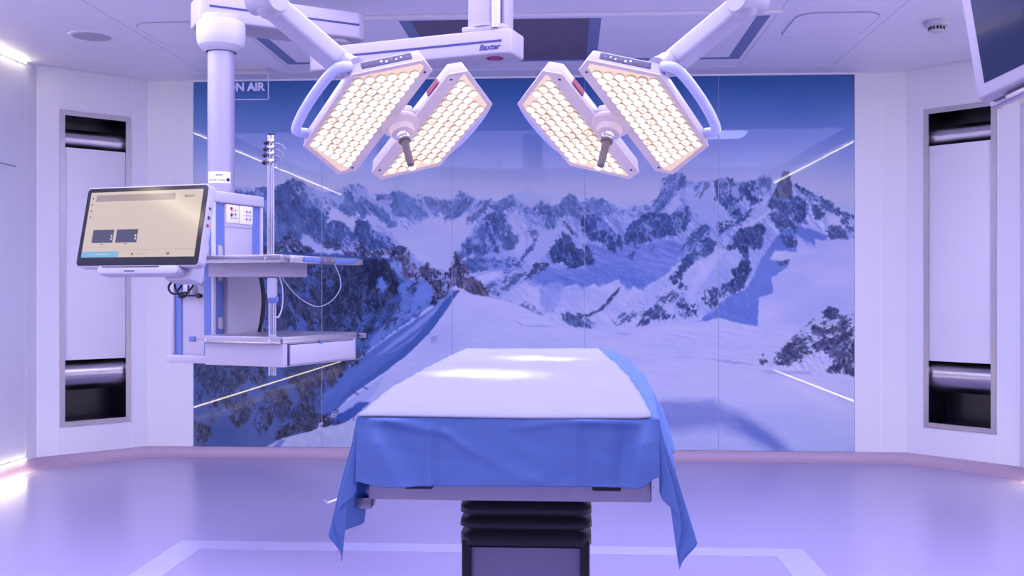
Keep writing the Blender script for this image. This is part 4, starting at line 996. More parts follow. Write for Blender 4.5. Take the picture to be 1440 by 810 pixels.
mb = MB(); mb.lathe([(.006, .0), (.0065, .0016), (.0095, .0016), (.010, 0)], p, er, 24); part(mb, 'label_symbol', 'ink', root)

# console body : posts, blue strips, front panels.  label side faces -V, left side faces -U
cb0, cv0 = .104, .506           # corner of the body in (u, v)
BL, BW = .40, .285              # along U, along V
zt = PZ(267.5, 5.2); zb = PZ(500, 5.25)
zl = PZ(510, 5.3)
pbox(cb0+.02, cb0+BL-.02, cv0+.02, cv0+BW-.01, zb, zt-.012, 'console_body', 'white')
# head cap
pbox(cb0-.004, cb0+BL+.004, cv0-.004, cv0+BW, zt-.058, zt, 'head_cap', 'white', .01, 3)
pbox(cb0-.01, cb0+BL+.01, cv0+.01, cv0+BW+.02, zl, zb, 'foot_cap', 'white', .006)
for uu in (cb0, cb0+BL-.02): pbox(uu, uu+.02, cv0, cv0+.02, zb, zt-.058, 'corner_post', 'white', .006)
pbox(cb0, cb0+.02, cv0+BW-.02, cv0+BW, zb, zt-.058, 'corner_post', 'white', .006)
# blue strips on the two visible sides
pbox(cb0+.028, cb0+.088, cv0+.014, cv0+.020, zb, zt-.058, 'blue_strip', 'blue', .001, smooth=False)
pbox(cb0+BL-.080, cb0+BL-.022, cv0+.014, cv0+.020, zb, zt-.058, 'blue_strip', 'blue', .001, smooth=False)
pbox(cb0+.014, cb0+.020, cv0+.030, cv0+.075, zb, zt-.058, 'blue_strip', 'blue', .001, smooth=False)
pbox(cb0+.014, cb0+.020, cv0+BW-.062, cv0+BW-.022, zb, zt-.058, 'blue_strip', 'blue', .001, smooth=False)
# small white latches in the strips
for z in (PZ(352, 5.2), PZ(387, 5.2), PZ(455, 5.2)):
    pbox(cb0+.040, cb0+.074, cv0+.006, cv0+.016, z-.032, z+.032, 'latch', 'white', .012, 3)
pbox(cb0+.006, cb0+.016, cv0+.040, cv0+.068, PZ(352, 5.2)-.03, PZ(352, 5.2)+.03, 'latch', 'white', .008, 3)
# front inset panel with the two sockets cards
pbox(cb0+.095, cb0+BL-.085, cv0+.008, cv0+.020, PZ(359, 5.3), zt-.062, 'front_panel', 'white', .003)
zc_ = (PZ(287, 5.3)+PZ(313, 5.3))/2; hh = abs(PZ(287, 5.3)-PZ(313, 5.3))
for k, (q0, q1) in enumerate(((cb0+.100, cb0+.200), (cb0+.206, cb0+.312))):
    cd = pbox(q0, q1, cv0+.002, cv0+.009, zc_-hh/2, zc_+hh/2, 'instruction_card', 'paper', .002)
    mb = MB()
    def mk(mbx, uu, z, wd, ht): mbx.frame(PP(uu, cv0+.0015, z), U, V, Z3, (wd, .0015, ht))
    for r_ in range(3):
        for q_ in range(4):
            mk(mb, q0+.040+q_*.014, zc_+.018-r_*.020, .008 if (q_+r_) % 2 else .004, .003 if (q_+k) % 2 else .012)
    part(mb, 'card_print', 'ink', root, smooth=False)
    if k == 0:
        mb = MB(); mb.ball(PP(q0+.036, cv0+.002, zc_+.028), .009, (1, 1, .8)); part(mb, 'red_symbol', 'red', root)
        mb = MB(); mb.ball(PP(q0+.038, cv0+.002, zc_-.006), .009, (.8, 1, 1)); part(mb, 'dark_symbol', 'ink', root)
pbox(cb0+.10, cb0+BL-.09, cv0+.004, cv0+.009, PZ(318, 5.3)-.002, PZ(318, 5.3)+.002, 'panel_line', 'gap', 0, smooth=False)
# lower rounded cylinder housing behind the shelves
mb = MB(); pr = []
zA, zB_ = PZ(459, 5.3), PZ(389, 5.3)
for k in range(13):
    th_ = math.radians(-14+28*k/12); pr.append((cb0+BL-.075+.045*math.cos(th_*6.4), zA-.06+(zB_-zA+.12)*k/12))
poly = [(cb0+.095, zA-.06)]+pr+[(cb0+.095, zB_+.06)]
mb.prism([PP(q, cv0-.010, z) for q, z in poly], V*.03); part(mb, 'curved_cover', 'white', root)
mb = MB()
ins = [(q+.002, z) for q, z in pr]; outs = [(q+.030, z) for q, z in pr]
mb.prism([PP(q, cv0-.014, z) for q, z in ins+outs[::-1]], V*.03); part(mb, 'dark_gasket', 'black', root)
# left side wing with connection block
pbox(cb0+.03, cb0+.20, cv0+BW-.02, cv0+BW+.004, zb, PZ(386, 5.3), 'side_panel', 'white', .003)
kz0, kz1 = PZ(416, 5.2), PZ(397, 5.2)
for vv in (cv0+.098, cv0+.215):
    for kz in (kz0, kz1):
        mb = MB(); mb.lathe([(.010, 0), (.010, .010), (.014, .014), (.013, .026), (0, .028)], PP(cb0+.018, vv, kz), -U, 20); part(mb, 'black_knob', 'black', root)
mb = MB(); mb.cyl(PP(cb0-.002, cv0+.098, kz0), PP(cb0-.002, cv0+.215, kz0), .004, seg=10); part(mb, 'knob_bar', 'black', root)
pbox(cb0-.02, cb0+.02, cv0+.125, cv0+.185, PZ(414, 5.2), PZ(400, 5.2), 'socket_block', 'white', .005)
pbox(cb0-.03, cb0-.018, cv0+.140, cv0+.146, PZ(413, 5.2), PZ(401, 5.2), 'block_slot', 'ink', 0, smooth=False)
# lower shelf unit with drawer
zs1 = PZ(478.5, 4.9); zs0 = PZ(517, 4.9); UL = .635; VL = .475
pbox(0, UL, 0, VL, zs0, zs1-.004, 'drawer_case', 'white', .005)
pbox(-.006, UL+.006, -.006, VL+.004, zs1-.018, zs1+.016, 'shelf_top', 'alu', .006)
pbox(.045, UL-.035, -.010, -.001, zs0+.010, zs1-.026, 'drawer_front', 'white', .003)
pbox(.034, .043, -.005, .001, zs0+.004, zs1-.020, 'drawer_gap', 'ink', 0, smooth=False)
pbox(.034, UL-.03, -.0025, .001, zs1-.027, zs1-.022, 'drawer_gap', 'ink', 0, smooth=False)
zl_ = (PZ(482, 5.1)); mb = MB(); mb.lathe([(.0, 0), (.010, 0), (.011, .002), (.010, .004), (.005, .005), (0, .005)], PP(.30, -.010, zl_), -V, 24); part(mb, 'lock', 'blue', root)
# equipment rails (left/front and far right), each with screws
def rail(u0, v0_, u1, v1_, z, name='equipment_rail'):
    p0 = PP(u0, v0_, z); p1 = PP(u1, v1_, z); d_ = (p1-p0).normalized(); s_ = d_.cross(Z3)
    mb = MB(); mb.frame((p0+p1)/2, d_, s_, Z3, ((p1-p0).length, .008, .026), bev=.002); return part(mb, name, 'steel', root)
zr = zs1-.004
rail(-.020, -.0, -.020, VL+.05, zr)
pbox(-.024, -.010, VL+.03, VL+.08, zr-.014, zr+.014, 'rail_cap', 'blue', .003)
for vv in (.06, VL-.03):
    mb = MB(); mb.lathe([(.009, 0), (.009, .003), (.005, .003), (0, .002)], PP(-.024, vv, zr), -U, 18); part(mb, 'screw', 'chrome', root)
rail(UL+.02, .03, UL+.02, -.05, zr+.002)
# upper shelf
zu1 = PZ(357.5, 4.9); zu0 = PZ(369, 4.9)
pbox(.0, UL+.02, .02, VL+.04, zu0+.008, zu1-.004, 'upper_shelf', 'alu', .005)
pbox(-.006, .10, .01, VL+.09, zu0, zu1, 'upper_rail', 'steel', .004)
pbox(.06, UL+.03, -.002, .02, zu0, zu1-.002, 'shelf_edge', 'alu', .003)
pbox(.16, UL-.02, -.012, -.001, zu0+.006, zu1-.008, 'blue_grip', 'blue', .004)
pbox(.30, .41, -.020, .0, zu0+.001, zu1-.002, 'grip_clamp', mat('taupe_clamp', (.16, .13, .17), .4), .004)
for uu in (.325, .385):
    mb = MB(); mb.lathe([(.006, 0), (.006, .002), (0, .002)], PP(uu, -.020, (zu0+zu1)/2), -V, 14); part(mb, 'clamp_screw', 'chrome', root)
pbox(UL+.03, UL+.07, .00, .04, zu0+.004, zu1-.006, 'rail_end', 'steel', .003)
for uu in (.02, .10):
    mb = MB(); mb.lathe([(.004, 0), (.004, .002), (0, .002)], PP(uu, -.0, (zu0+zu1)/2-.002), -V, 12); part(mb, 'rail_hole', 'ink', root)
for vv in (.10, VL+.02):
    mb = MB(); mb.lathe([(.009, 0), (.009, .003), (.005, .003), (0, .002)], PP(-.007, vv, (zu0+zu1)/2), -U, 18); part(mb, 'screw', 'chrome', root)
# bracket under the upper shelf
pbox(.06, .34, .10, cv0, PZ(389, 5.0), zu0+.006, 'shelf_bracket', 'whiteg', .006)
# IV pole with four hooks
ip = W(381, 400, 5.06); ip.z = 0
zp1 = PZ(190, 5.06); zp0 = PZ(519, 4.98)-.005
mb = MB()
for k in (-1, 1): mb.cyl(ip+Vector((k*.0085, 0, PZ(357, 4.95))), ip+Vector((k*.0085, 0, zp1)), .0095, seg=16)
part(mb, 'iv_pole', 'chrome', root)
mb = MB(); mb.cyl(ip+Vector((0, 0, zp1)), ip+Vector((0, 0, zp1+.006)), .021, seg=20); part(mb, 'pole_cap', 'black', root)
ip2 = W(383, 400, 5.06); ip2.z = 0
mb = MB()
for k in (-1, 1): mb.cyl(ip2+Vector((k*.010, 0, PZ(528, 5.06))), ip2+Vector((k*.010, 0, PZ(400, 5.06))), .0095, seg=16)
part(mb, 'pole_lower_tube', 'chrome', root)
mb = MB(); c_ = W(383, 405, 5.03); mb.box(c_, (.040, .05, .10), bev=.006); part(mb, 'pole_clamp', 'white', root)
mb = MB(); c_ = W(384, 423, 5.03); mb.lathe([(.018, 0), (.025, .010), (.027, .026), (.020, .036), (.012, .038)], c_-Z3*.012, (0, 0, 1), 24); part(mb, 'clamp_wheel', 'blue', root)
for k, (py, bx_) in enumerate(((200.5, 374), (209.5, 373), (218, 372.5), (228.5, 371.5))):
    c_ = W(380, py-1.5, 5.06); R_ = (wc(1, 0, 0)-wc(0, 0, 0))
    hk = MB(); hk.box(c_+R_*.012, (.024, .03, .018), bev=.003); hob = part(hk, 'hook_clip', 'chrome', root)
    mb = MB(); bl = W(bx_, py, 5.04); mb.ball(bl, .0125); mb.cyl(bl, c_, .004, seg=8); part(mb, 'black_ball', 'black', root)
    e_ = [R_*.018+Z3*-.006, R_*.045+Z3*-.012, R_*(.060-.006*k)+Z3*(-.016), R_*(.068-.008*k)+Z3*(-.030), R_*(.076-.010*k)+Z3*-.040, R_*(.082-.010*k)+Z3*-.034]
    mb = MB(); mb.tube([c_+q for q in e_], .0022, 6)
    e2 = [R_*.018+Z3*-.006, R_*(.036-.002*k)+Vector((0, .03, -.004)), R_*(.044-.004*k)+Vector((0, .05, -.014)), R_*(.048-.003*k)+Vector((0, .055, -.030)), R_*(.054-.003*k)+Vector((0, .05, -.032))]
    mb.tube([c_+q for q in e2], .0022, 6); part(mb, 'bottle_hook', 'steeld', root)
# hanging white hoses from the upper shelf
def smooth(pts, n=8):
    pts = [Vector(p) for p in pts]; out = []
    for i in range(len(pts)-1):
        p0 = pts[max(i-1, 0)]; p1 = pts[i]; p2 = pts[i+1]; p3 = pts[min(i+2, len(pts)-1)]
        for k in range(n):
            q = k/n; out.append(.5*((2*p1)+(-p0+p2)*q+(2*p0-5*p1+4*p2-p3)*q*q+(-p0+3*p1-3*p2+p3)*q**3))
    return out+[pts[-1]]
M['hose'] = mat('pale_hose', (.55, .55, .72), .4)
mb = MB(); mb.tube(smooth([W(x, y, d_) for x, y, d_ in ((384, 372, 5.0), (392, 388, 5.05), (397, 405, 5.05), (397, 430, 5.05), (392, 445, 5.02), (386, 446, 5.0))]), .0035, 8); part(mb, 'hose', 'hose', root)
mb = MB(); mb.tube(smooth([W(x, y, d_) for x, y, d_ in ((388, 372, 5.1), (400, 395, 5.2), (420, 418, 5.3), (445, 431, 5.4), (465, 424, 5.4), (478, 407, 5.4), (478, 390, 5.4), (470, 371, 5.3))]), .0025, 8); part(mb, 'cable', 'hose', root)

# ---- touchscreen monitor
psi = math.radians(18.5); tau = math.radians(13)
c0 = Vector((199-720, 0, 0))/F*4.4; cz_ = PZ(317.5, 4.4)
rx_ = Vector((math.cos(psi), -math.sin(psi), 0)); nh_ = Vector((-math.sin(psi), -math.cos(psi), 0))      # camera ground axes
nn = nh_*math.cos(tau)+Z3*math.sin(tau); upv = (-nh_*math.sin(tau)+Z3*math.cos(tau))
def toW(v): return Vector((v.x*math.cos(TH)-v.y*math.sin(TH), v.x*math.sin(TH)+v.y*math.cos(TH), v.z))
MC = wc(c0.x, 4.4, cz_); MR, MU, MN = toW(rx_), toW(upv), toW(nn)
mr = thing('touchscreen_monitor', 'black framed touchscreen on the left of the pendant showing a beige menu', 'monitor', MC-MN*.02)
Wm, Hm = .622, .350
def mbox(x0, x1, y0, y1, n0, n1, name, m, bev=.003, seg=2, **k):
    mb = MB(); mb.frame(MC+MR*(x0+x1)/2+MU*(y0+y1)/2+MN*(n0+n1)/2, MR, MU, MN, (x1-x0, y1-y0, n1-n0), bev, seg); return part(mb, name, m, mr, **k)
def mrr(x0, x1, y0, y1, r, n0, n1, name, m, bev=0):
    mb = MB(); mb.prism([MC+MR*x+MU*y+MN*n0 for x, y in rrect((x0+x1)/2, (y0+y1)/2, (x1-x0)/2, (y1-y0)/2, r)], MN*(n1-n0), bev=bev); return part(mb, name, m, mr)
mrr(-Wm/2-.006, Wm/2+.006, -Hm/2-.006, Hm/2+.006, .022, -.048, -.002, 'housing', 'white', .003)
M['bezel'] = mat('gloss_black_bezel', (.01, .01, .013), .12)
mrr(-Wm/2, Wm/2, -Hm/2, Hm/2, .017, -.003, .001, 'bezel', 'bezel')
def em(name, c, s=1.): return mat(name, (.02, .02, .02), .12, emit=srgb(*c), es=s*.36)
M['ui_bg'] = em('ui_beige', (214, 196, 182), .95); M['ui_bar'] = em('ui_grey', (168, 150, 150), .9); M['ui_tile'] = em('ui_navy_tile', (66, 66, 100), .9)
M['ui_cyan'] = em('ui_cyan', (120, 178, 216), 1.); M['ui_ink'] = em('ui_ink', (84, 74, 84), .9); M['ui_lite'] = em('ui_light', (226, 212, 200), 1.)
sx0, sx1, sy0, sy1 = -Wm/2+.020, Wm/2-.022, -Hm/2+.036, Hm/2-.018
scr = mbox(sx0, sx1, sy0, sy1, .0005, .0014, 'screen', 'ui_bg', 0, smooth=False)
def ui(x0, x1, y0, y1, m, name, lv=0):   # fractions of the screen, y down
    X0 = sx0+(sx1-sx0)*x0; X1 = sx0+(sx1-sx0)*x1; Y0 = sy1-(sy1-sy0)*y1; Y1 = sy1-(sy1-sy0)*y0
    o = mbox(X0, X1, Y0, Y1, .0013, .0018+lv*.0003, name, m, 0, smooth=False); pw(o, scr); return o
ui(.055, .765, .045, .145, 'ui_bar', 'title_bar'); ui(0, .335, .91, 1, 'ui_cyan', 'status_button')
for k, x0 in enumerate((.075, .29)):
    ui(x0, x0+.19, .58, .78, 'ui_tile', 'preview_tile'); ui(x0+.168, x0+.18, .66, .69, 'ui_lite', 'tile_mark', 1); ui(x0+.168, x0+.18, .705, .735, 'ui_lite', 'tile_mark', 1)
    ui(x0+.08, x0+.11, .795, .803, 'ui_ink', 'caption_mark'); ui(x0+.04, x0+.13, .845, .849, 'ui_bar', 'caption_line')
for k, y_ in enumerate((.085, .18, .275, .37)): ui(.018, .033, y_, y_+.018, 'ui_ink', 'menu_icon')
ui(.335, 1, .885, .889, 'ui_bar', 'divider_line'); ui(.055, 1, .165, .168, 'ui_lite', 'divider_line'); ui(.45, .465, .94, .965, 'ui_ink', 'footer_icon'); ui(.49, .58, .95, .955, 'ui_bar', 'footer_text'); ui(.76, .785, .94, .965, 'ui_ink', 'footer_icon')
ui(.13, .24, .95, .96, 'ui_lite', 'button_text', 1)
p = MC+MR*(sx0+(sx1-sx0)*.885)+MU*(sy1-(sy1-sy0)*.095)+MN*.0018
tx = text_mesh('Baxter', .018, basis(MR, MU, MN, p), 'lettering', M['ui_ink'], None, .0002, .25); pw(tx, scr)
# keyboard tray / handle under the screen
mrr(-.185, .225, -Hm/2-.040, -Hm/2-.004, .014, -.055, .012, 'lower_handle', 'white', .004)
mbox(-.165, .13, -Hm/2-.0125, -Hm/2-.0065, .0, .0135, 'handle_slot', 'black', .002)
mbox(-.045, .010, -Hm/2-.030, -Hm/2-.026, .008, .0135, 'handle_mark', 'ink', 0, smooth=False)
mbox(.12, .25, -Hm/2-.055, -Hm/2+.10, -.14, -.045, 'arm_mount', 'white', .01, 3)
for yy, m_, hgt in ((.075, 'ink', .010), (.035, 'ink', .014), (.0, 'red', .012)): mbox(Wm/2+.0055, Wm/2+.0072, yy-hgt/2, yy+hgt/2, -.03, -.015, 'side_port', m_, 0, smooth=False)
# arm from monitor to pendant
q0 = MC+MR*.20+MU*(-.06)-MN*.11; q1 = PP(cb0+.03, cv0+.12, q0.z-.02)
mb = MB(); mb.tube([q0, q0.lerp(q1, .3)+Z3*.0, q1], .028, 20); part(mb, 'monitor_arm', 'white', mr)
# cables looping under the monitor
for i, pts in enumerate(([(251, 391), (243, 395), (237, 404), (241, 412), (250, 413), (262, 411)], [(247, 392), (246, 402), (250, 412), (258, 418), (265, 410), (271, 402), (274, 390)], [(258, 390), (256, 400), (249, 411), (254, 416), (262, 416)])):
    cb = MB(); cb.tube(smooth([W(x, y, 4.46+.025*i) for x, y in pts]), .0048, 8); tt = cb.build('monitor_cable', M['black'])
    pw(tt, mr)

# ================================================================== HANGING MONITOR, TOP RIGHT
P0 = Vector((1.135, 2.5, HC+.46)); e2 = Vector((.055, -.12, .029)).normalized(); e1 = Vector((-.0168, .056, .264)); e1 = (e1-e2*e1.dot(e2)).normalized()
e2w, e1w = toW(e2), toW(e1); nw = e2w.cross(e1w); P0w = toW(P0)
if nw.dot(-P0w) < 0: nw = -nw
hr = thing('hanging_monitor', 'white framed dark blue monitor hanging at the top right edge', 'monitor', P0w+e2w*.3+e1w*.2-nw*.03)
def hbox(x0, x1, y0, y1, n0, n1, name, m, bev=.003, **k):
    mb = MB(); mb.frame(P0w+e2w*(x0+x1)/2+e1w*(y0+y1)/2+nw*(n0+n1)/2, e2w, e1w, nw, (x1-x0, y1-y0, n1-n0), bev, 3); return part(mb, name, m, hr, **k)
hbox(0, .62, 0, .40, -.045, 0, 'housing', 'whiteg', .010)
M['scr2'] = mat('dark_blue_screen', (.008, .012, .04), .14, spec=.2, emit=srgb(34, 46, 92), es=.22)
hbox(.030, .59, .036, .382, -.002, .0012, 'screen', 'scr2', .0005)
hbox(.06, .26, -.022, -.002, -.075, -.02, 'lower_handle', 'steeld', .006)
hbox(-.004, .05, -.012, .03, -.085, -.045, 'corner_bumper', 'steeld', .006)
pm = P0w+e2w*.31+e1w*.2-nw*.06
mb = MB(); mb.cyl(pm+nw*.02, pm-nw*.10, .045, seg=24); mb.cyl(pm-nw*.08, pm-nw*.08+Z3*(ZC-pm.z+nw.z*.08), .03, seg=24); part(mb, 'ceiling_stem', 'white', hr)

# ================================================================== SURGICAL LAMPS
M['lampface'] = mat('lens_lit_face_rim', (.84, .71, .60), .35, noise=.02)  # warm glow of the lenses on the rim is put into this colour
M['lampshell'] = mat('lamp_shell', (.50, .47, .52), .35, noise=.02)
M['cavity'] = mat('glowing_lamp_reflector', (.40, .30, .24), .3, .5, emit=(1, .74, .54), es=.26)  # emission stands in for lens light bouncing inside the pod
def lens_mat():
    m = mat('led_lens', (.30, .28, .26), .08, emit=(1, .9, .78), es=1.)
    nt = m.node_tree; b = nt.nodes['Principled BSDF']
    rp = nt.nodes.new('ShaderNodeValToRGB'); e = rp.color_ramp.elements
    e[0].position = 0; e[0].color = (.16, .15, .15, 1); e[1].position = 1.; e[1].color = (.12, .09, .07, 1)
    for p_, c_ in ((.14, (.25, .23, .22, 1)), (.30, (1, 1, 1, 1)), (.72, (1, .97, .94, 1)), (.90, (.55, .45, .38, 1))):
        q_ = rp.color_ramp.elements.new(p_); q_.color = c_
    ln = nt.nodes.new('ShaderNodeAttribute'); ln.attribute_name = 'rad'; mp = nt.nodes.new('ShaderNodeMath'); mp.operation = 'MULTIPLY'; mp.inputs[1].default_value = 1.
    nt.links.new(ln.outputs['Fac'], mp.inputs[0]); nt.links.new(mp.outputs[0], rp.inputs[0])
    oi_ = nt.nodes.new('ShaderNodeObjectInfo'); ar = nt.nodes.new('ShaderNodeAttribute'); ar.attribute_name = 'rnd'; ad = nt.nodes.new('ShaderNodeMath'); ad.operation = 'ADD'; oi = nt.nodes.new('ShaderNodeMath'); oi.operation = 'FRACT'
    nt.links.new(oi_.outputs['Random'], ad.inputs[0]); nt.links.new(ar.outputs['Fac'], ad.inputs[1]); nt.links.new(ad.outputs[0], oi.inputs[0]); r2 = nt.nodes.new('ShaderNodeValToRGB'); e2_ = r2.color_ramp.elements
    e2_[0].color = (1, .70, .45, 1); e2_[1].color = (.95, .97, 1, 1); e2_[1].position = .6; q_ = r2.color_ramp.elements.new(.2); q_.color = (1, .90, .76, 1)
    nt.links.new(oi.outputs[0], r2.inputs[0])
    mx = nt.nodes.new('ShaderNodeMix'); mx.data_type = 'RGBA'; mx.blend_type = 'MULTIPLY'; mx.inputs[0].default_value = 1
    nt.links.new(rp.outputs[0], mx.inputs[6]); nt.links.new(r2.outputs[0], mx.inputs[7]); nt.links.new(mx.outputs[2], b.inputs['Emission Color'])
    st = nt.nodes.new('ShaderNodeMath'); st.operation = 'MULTIPLY_ADD'; st.inputs[1].default_value = .42; st.inputs[2].default_value = .44
    nt.links.new(oi.outputs[0], st.inputs[0]); nt.links.new(st.outputs[0], b.inputs['Emission Strength'])
    return m
M['lens'] = lens_mat()
M['rail'] = M['handrail']
LPROF = [(.0168, -.004), (.0168, .002), (.0155, .0045), (.0120, .0075), (.0085, .0092), (.005, .0098), (.0030, .0080), (0, .0078)]
def lens_attr(me, n):
    per = len(LPROF)*14; r = np.repeat([p[0]/.0168 for p in LPROF], 14); r = np.tile(r, n)[:len(me.vertices)]
    a = me.attributes.new('rad', 'FLOAT', 'POINT'); a.data.foreach_set('value', r.astype(np.float32))
    rn = np.repeat(np.random.RandomState(5).rand(n), per)[:len(me.vertices)]*(0 if n == 1 else 1)
    b = me.attributes.new('rnd', 'FLOAT', 'POINT'); b.data.foreach_set('value', rn.astype(np.float32))
def lens_mesh():
    mb = MB(); mb.lathe(LPROF, seg=14)
    o = mb.build('led_lens', M['lens'], ang=60); me = o.data; bpy.data.objects.remove(o); lens_attr(me, 1); return me
LENS = lens_mesh()
def inset(poly, d_):
    n = len(poly); out = []
    c_ = Vector((sum(p[0] for p in poly)/n, sum(p[1] for p in poly)/n))
    lines = []
    for i in range(n):
        a_ = Vector(poly[i]); b_ = Vector(poly[(i+1) % n]); t_ = (b_-a_).normalized(); m_ = Vector((-t_.y, t_.x))
        if m_.dot(c_-a_) < 0: m_ = -m_
        dd_ = d_[i] if isinstance(d_, (list, tuple)) else d_
        lines.append((a_+m_*dd_, t_, m_))
    for i in range(n):
        p_, t_, _ = lines[i-1]; q_, s_, _ = lines[i]
        den = t_.x*s_.y-t_.y*s_.x; w_ = q_-p_; k_ = (w_.x*s_.y-w_.y*s_.x)/den; out.append(p_+t_*k_)
    return out, lines
def inpoly(x, y, poly, mrg):
    n = len(poly); c_ = Vector((sum(p[0] for p in poly)/n, sum(p[1] for p in poly)/n))
    for i in range(n):
        a_ = Vector(poly[i]); b_ = Vector(poly[(i+1) % n]); t_ = (b_-a_).normalized(); m_ = Vector((-t_.y, t_.x))
        if m_.dot(c_-a_) < 0: m_ = -m_
        if (Vector((x, y))-a_).dot(m_) < mrg: return False
    return True
def lamp(C, ax, n, mir, label, target, arm_px, armd):
    """local x = ax, y = n x ax, z = n (towards the table).  mir = +1 / -1 swaps the control end"""
    ax = Vector(ax).normalized(); n = Vector(n).normalized(); ax = (ax-n*ax.dot(n)).normalized(); ay = n.cross(ax)
    C = Vector(C)-ax*.02*mir
    root = bpy.data.objects.new('surgical_lamp', None); sc.collection.objects.link(root); root.empty_display_size = .1
    root.matrix_world = basis(ax, ay, n, C); bpy.context.view_layer.update()
    tag(root, label, 'surgical lamp', 'twin pod surgical lamps')
    def lp(mb, name, m, par=None, **k):
        o = mb.build(name, M[m], **k); o.parent = par or root; return o
    pods = {'big': [(.192, .257), (.322, .062), (.285, .008), (-.285, .008), (-.322, .062), (-.192, .257)],
            'small': [(.186, -.297), (.316, -.112), (.282, -.055), (-.282, -.055), (-.316, -.112), (-.186, -.297)]}
    T = .052
    lens_spots = []
    for nm, poly in pods.items():
        # shell: bevelled tray, slightly smaller at the back
        bk, _ = inset(poly, .014)
        mb = MB(); mb.prism([(x, y, 0) for x, y in poly], None, top=[(p.x, p.y, -T) for p in bk], bev=.004, seg=2); shell = lp(mb, 'lamp_pod', 'lampshell')
        # face rim
        ins = [.016]*6
        iw = [.016, .016, .034, .016, .016, .016] if nm == 'big' else [.016, .016, .050, .016, .016, .016]
        inn, _ = inset(poly, iw)
        mb = MB(); a_ = [mb.bm.verts.new((x, y, .003)) for x, y in poly]; b_ = [mb.bm.verts.new((p.x, p.y, .003)) for p in inn]
        a2 = [mb.bm.verts.new((x, y, -.001)) for x, y in poly]; b2 = [mb.bm.verts.new((p.x, p.y, -.001)) for p in inn]
        for i in range(6):
            j = (i+1) % 6
            mb.bm.faces.new((a_[i], a_[j], b_[j], b_[i])); mb.bm.faces.new((a_[i], a_[j], a2[j], a2[i])); mb.bm.faces.new((b_[i], b_[j], b2[j], b2[i])); mb.bm.faces.new((a2[i], a2[j], b2[j], b2[i]))
        lp(mb, 'face_rim', 'lampface', shell, smooth=False)
        mb = MB(); mb.prism([(p.x, p.y, .0004) for p in inn], (0, 0, .0006)); lp(mb, 'reflector', 'cavity', shell, smooth=False)
        ip_ = [(p.x, p.y) for p in inn]; pit = .0335
        y_lo = min(p[1] for p in ip_)+.0175; y_hi = max(p[1] for p in ip_)-.0175
        nr = int((y_hi-y_lo)/(pit*.862))+1; dy_ = (y_hi-y_lo)/(nr-1)
        for r_ in range(nr):
            xx = -10.5*pit+(pit/2 if r_ % 2 else 0)
            while xx < .34:
                if inpoly(xx, y_lo+r_*dy_, ip_, .0155): lens_spots.append((xx, y_lo+r_*dy_, shell))
                xx += pit
        for (x, y) in ((.27, .03) if nm == 'big' else (.262, -.078), (-.27, .03) if nm == 'big' else (-.262, -.078)):
            mb = MB(); mb.lathe([(.0045, .003), (.0045, .0045), (0, .0045)], (x, y, 0)); lp(mb, 'screw', 'ink', shell)
        # outer grab rail
        if nm == 'big':
            pts = [(-.165, .250, -.034), (-.165, .280, -.034), (-.145, .297, -.034), (-.05, .308, -.034), (.06, .308, -.034), (.150, .298, -.034), (.178, .282, -.034), (.186, .250, -.036)]
        else:
            pts = [(-.150, -.300, -.034), (-.140, -.318, -.034), (-.08, -.330, -.034), (0, -.334, -.034), (.08, -.330, -.034), (.140, -.318, -.034), (.150, -.300, -.034)]
        mb = MB(); mb.tube([(p[0]*mir, p[1], p[2]) for p in smooth(pts, 6)], .017 if nm == 'big' else .012, 14); lp(mb, 'grab_rail', 'rail', shell)
    # nearest 100 as parts of their own, the rest as one
    random.seed(3); lens_spots.sort(key=lambda s_: (ax*s_[0]+ay*s_[1]+C).length)
    for x, y, sh in lens_spots[:100]:
        o = bpy.data.objects.new('led_lens', LENS); sc.collection.objects.link(o); o.parent = root; o.location = (x, y, .002)
    rest = lens_spots[100:]
    if rest:
        mb = MB()
        for x, y, sh in rest: mb.lathe(LPROF, (x, y, .002), seg=14)
        o = mb.build('led_lens', M['lens'], ang=60); lens_attr(o.data, len(rest)); o.parent = root; o['kind'] = 'stuff'
    # control strip on the end wall between A and B (mirrored)
    A_ = Vector((.192*mir, .257, 0)); B_ = Vector((.322*mir, .062, 0)); d_ = (B_-A_).normalized(); o_ = Vector((d_.y, -d_.x, 0)); 
    if o_.x*mir < 0: o_ = -o_
    back = Vector((0, 0, -1))
    nrm = (o_*T-back*0+Vector((0, 0, 0))).normalized()
    mid = (A_+B_)/2+back*.026
    mb = MB(); mb.frame(mid+o_*-.006+d_*.0, d_, back, o_, (.165, .026, .008), bev=.002); cs = lp(mb, 'control_strip', 'ctrl')
    for k in range(9):
        mb = MB(); mb.lathe([(.0035 if k in (3, 4, 5) else .0022, 0), (.002, .0012), (0, .0014)], mid-o_*.002+d_*(-.065+k*.0162)+back*((k % 2)*.004-.002), o_, 10); lp(mb, 'indicator', 'ctlit' if k in (3, 4, 6, 7) else 'ctoff', cs)
    # red label in the gap on the small pod's inner wall
    mb = MB(); mb.frame(Vector((.185*mir, -.0545, -.020)), Vector((1, 0, 0)), Vector((0, 0, 1)), Vector((0, 1, 0)), (.070, .020, .003)); lp(mb, 'warning_label', 'red', smooth=False)
    # bridge and centre hub
    mb = MB(); mb.box((0, -.024, -.030), (.10, .07, .040), bev=.006); lp(mb, 'bridge', 'lampshell')
    mb = MB(); mb.lathe([(.066, -.004), (.068, .002), (.064, .010), (.050, .016), (.044, .020), (.043, .034), (.038, .042), (.022, .046)], (0, -.024, 0), seg=40); lp(mb, 'hub', 'lampface')
    mb = MB(); mb.lathe([(.024, .044), (.022, .056), (.017, .060), (.016, .072)], (0, -.024, 0), seg=30); hb = lp(mb, 'chrome_neck', 'chrome')
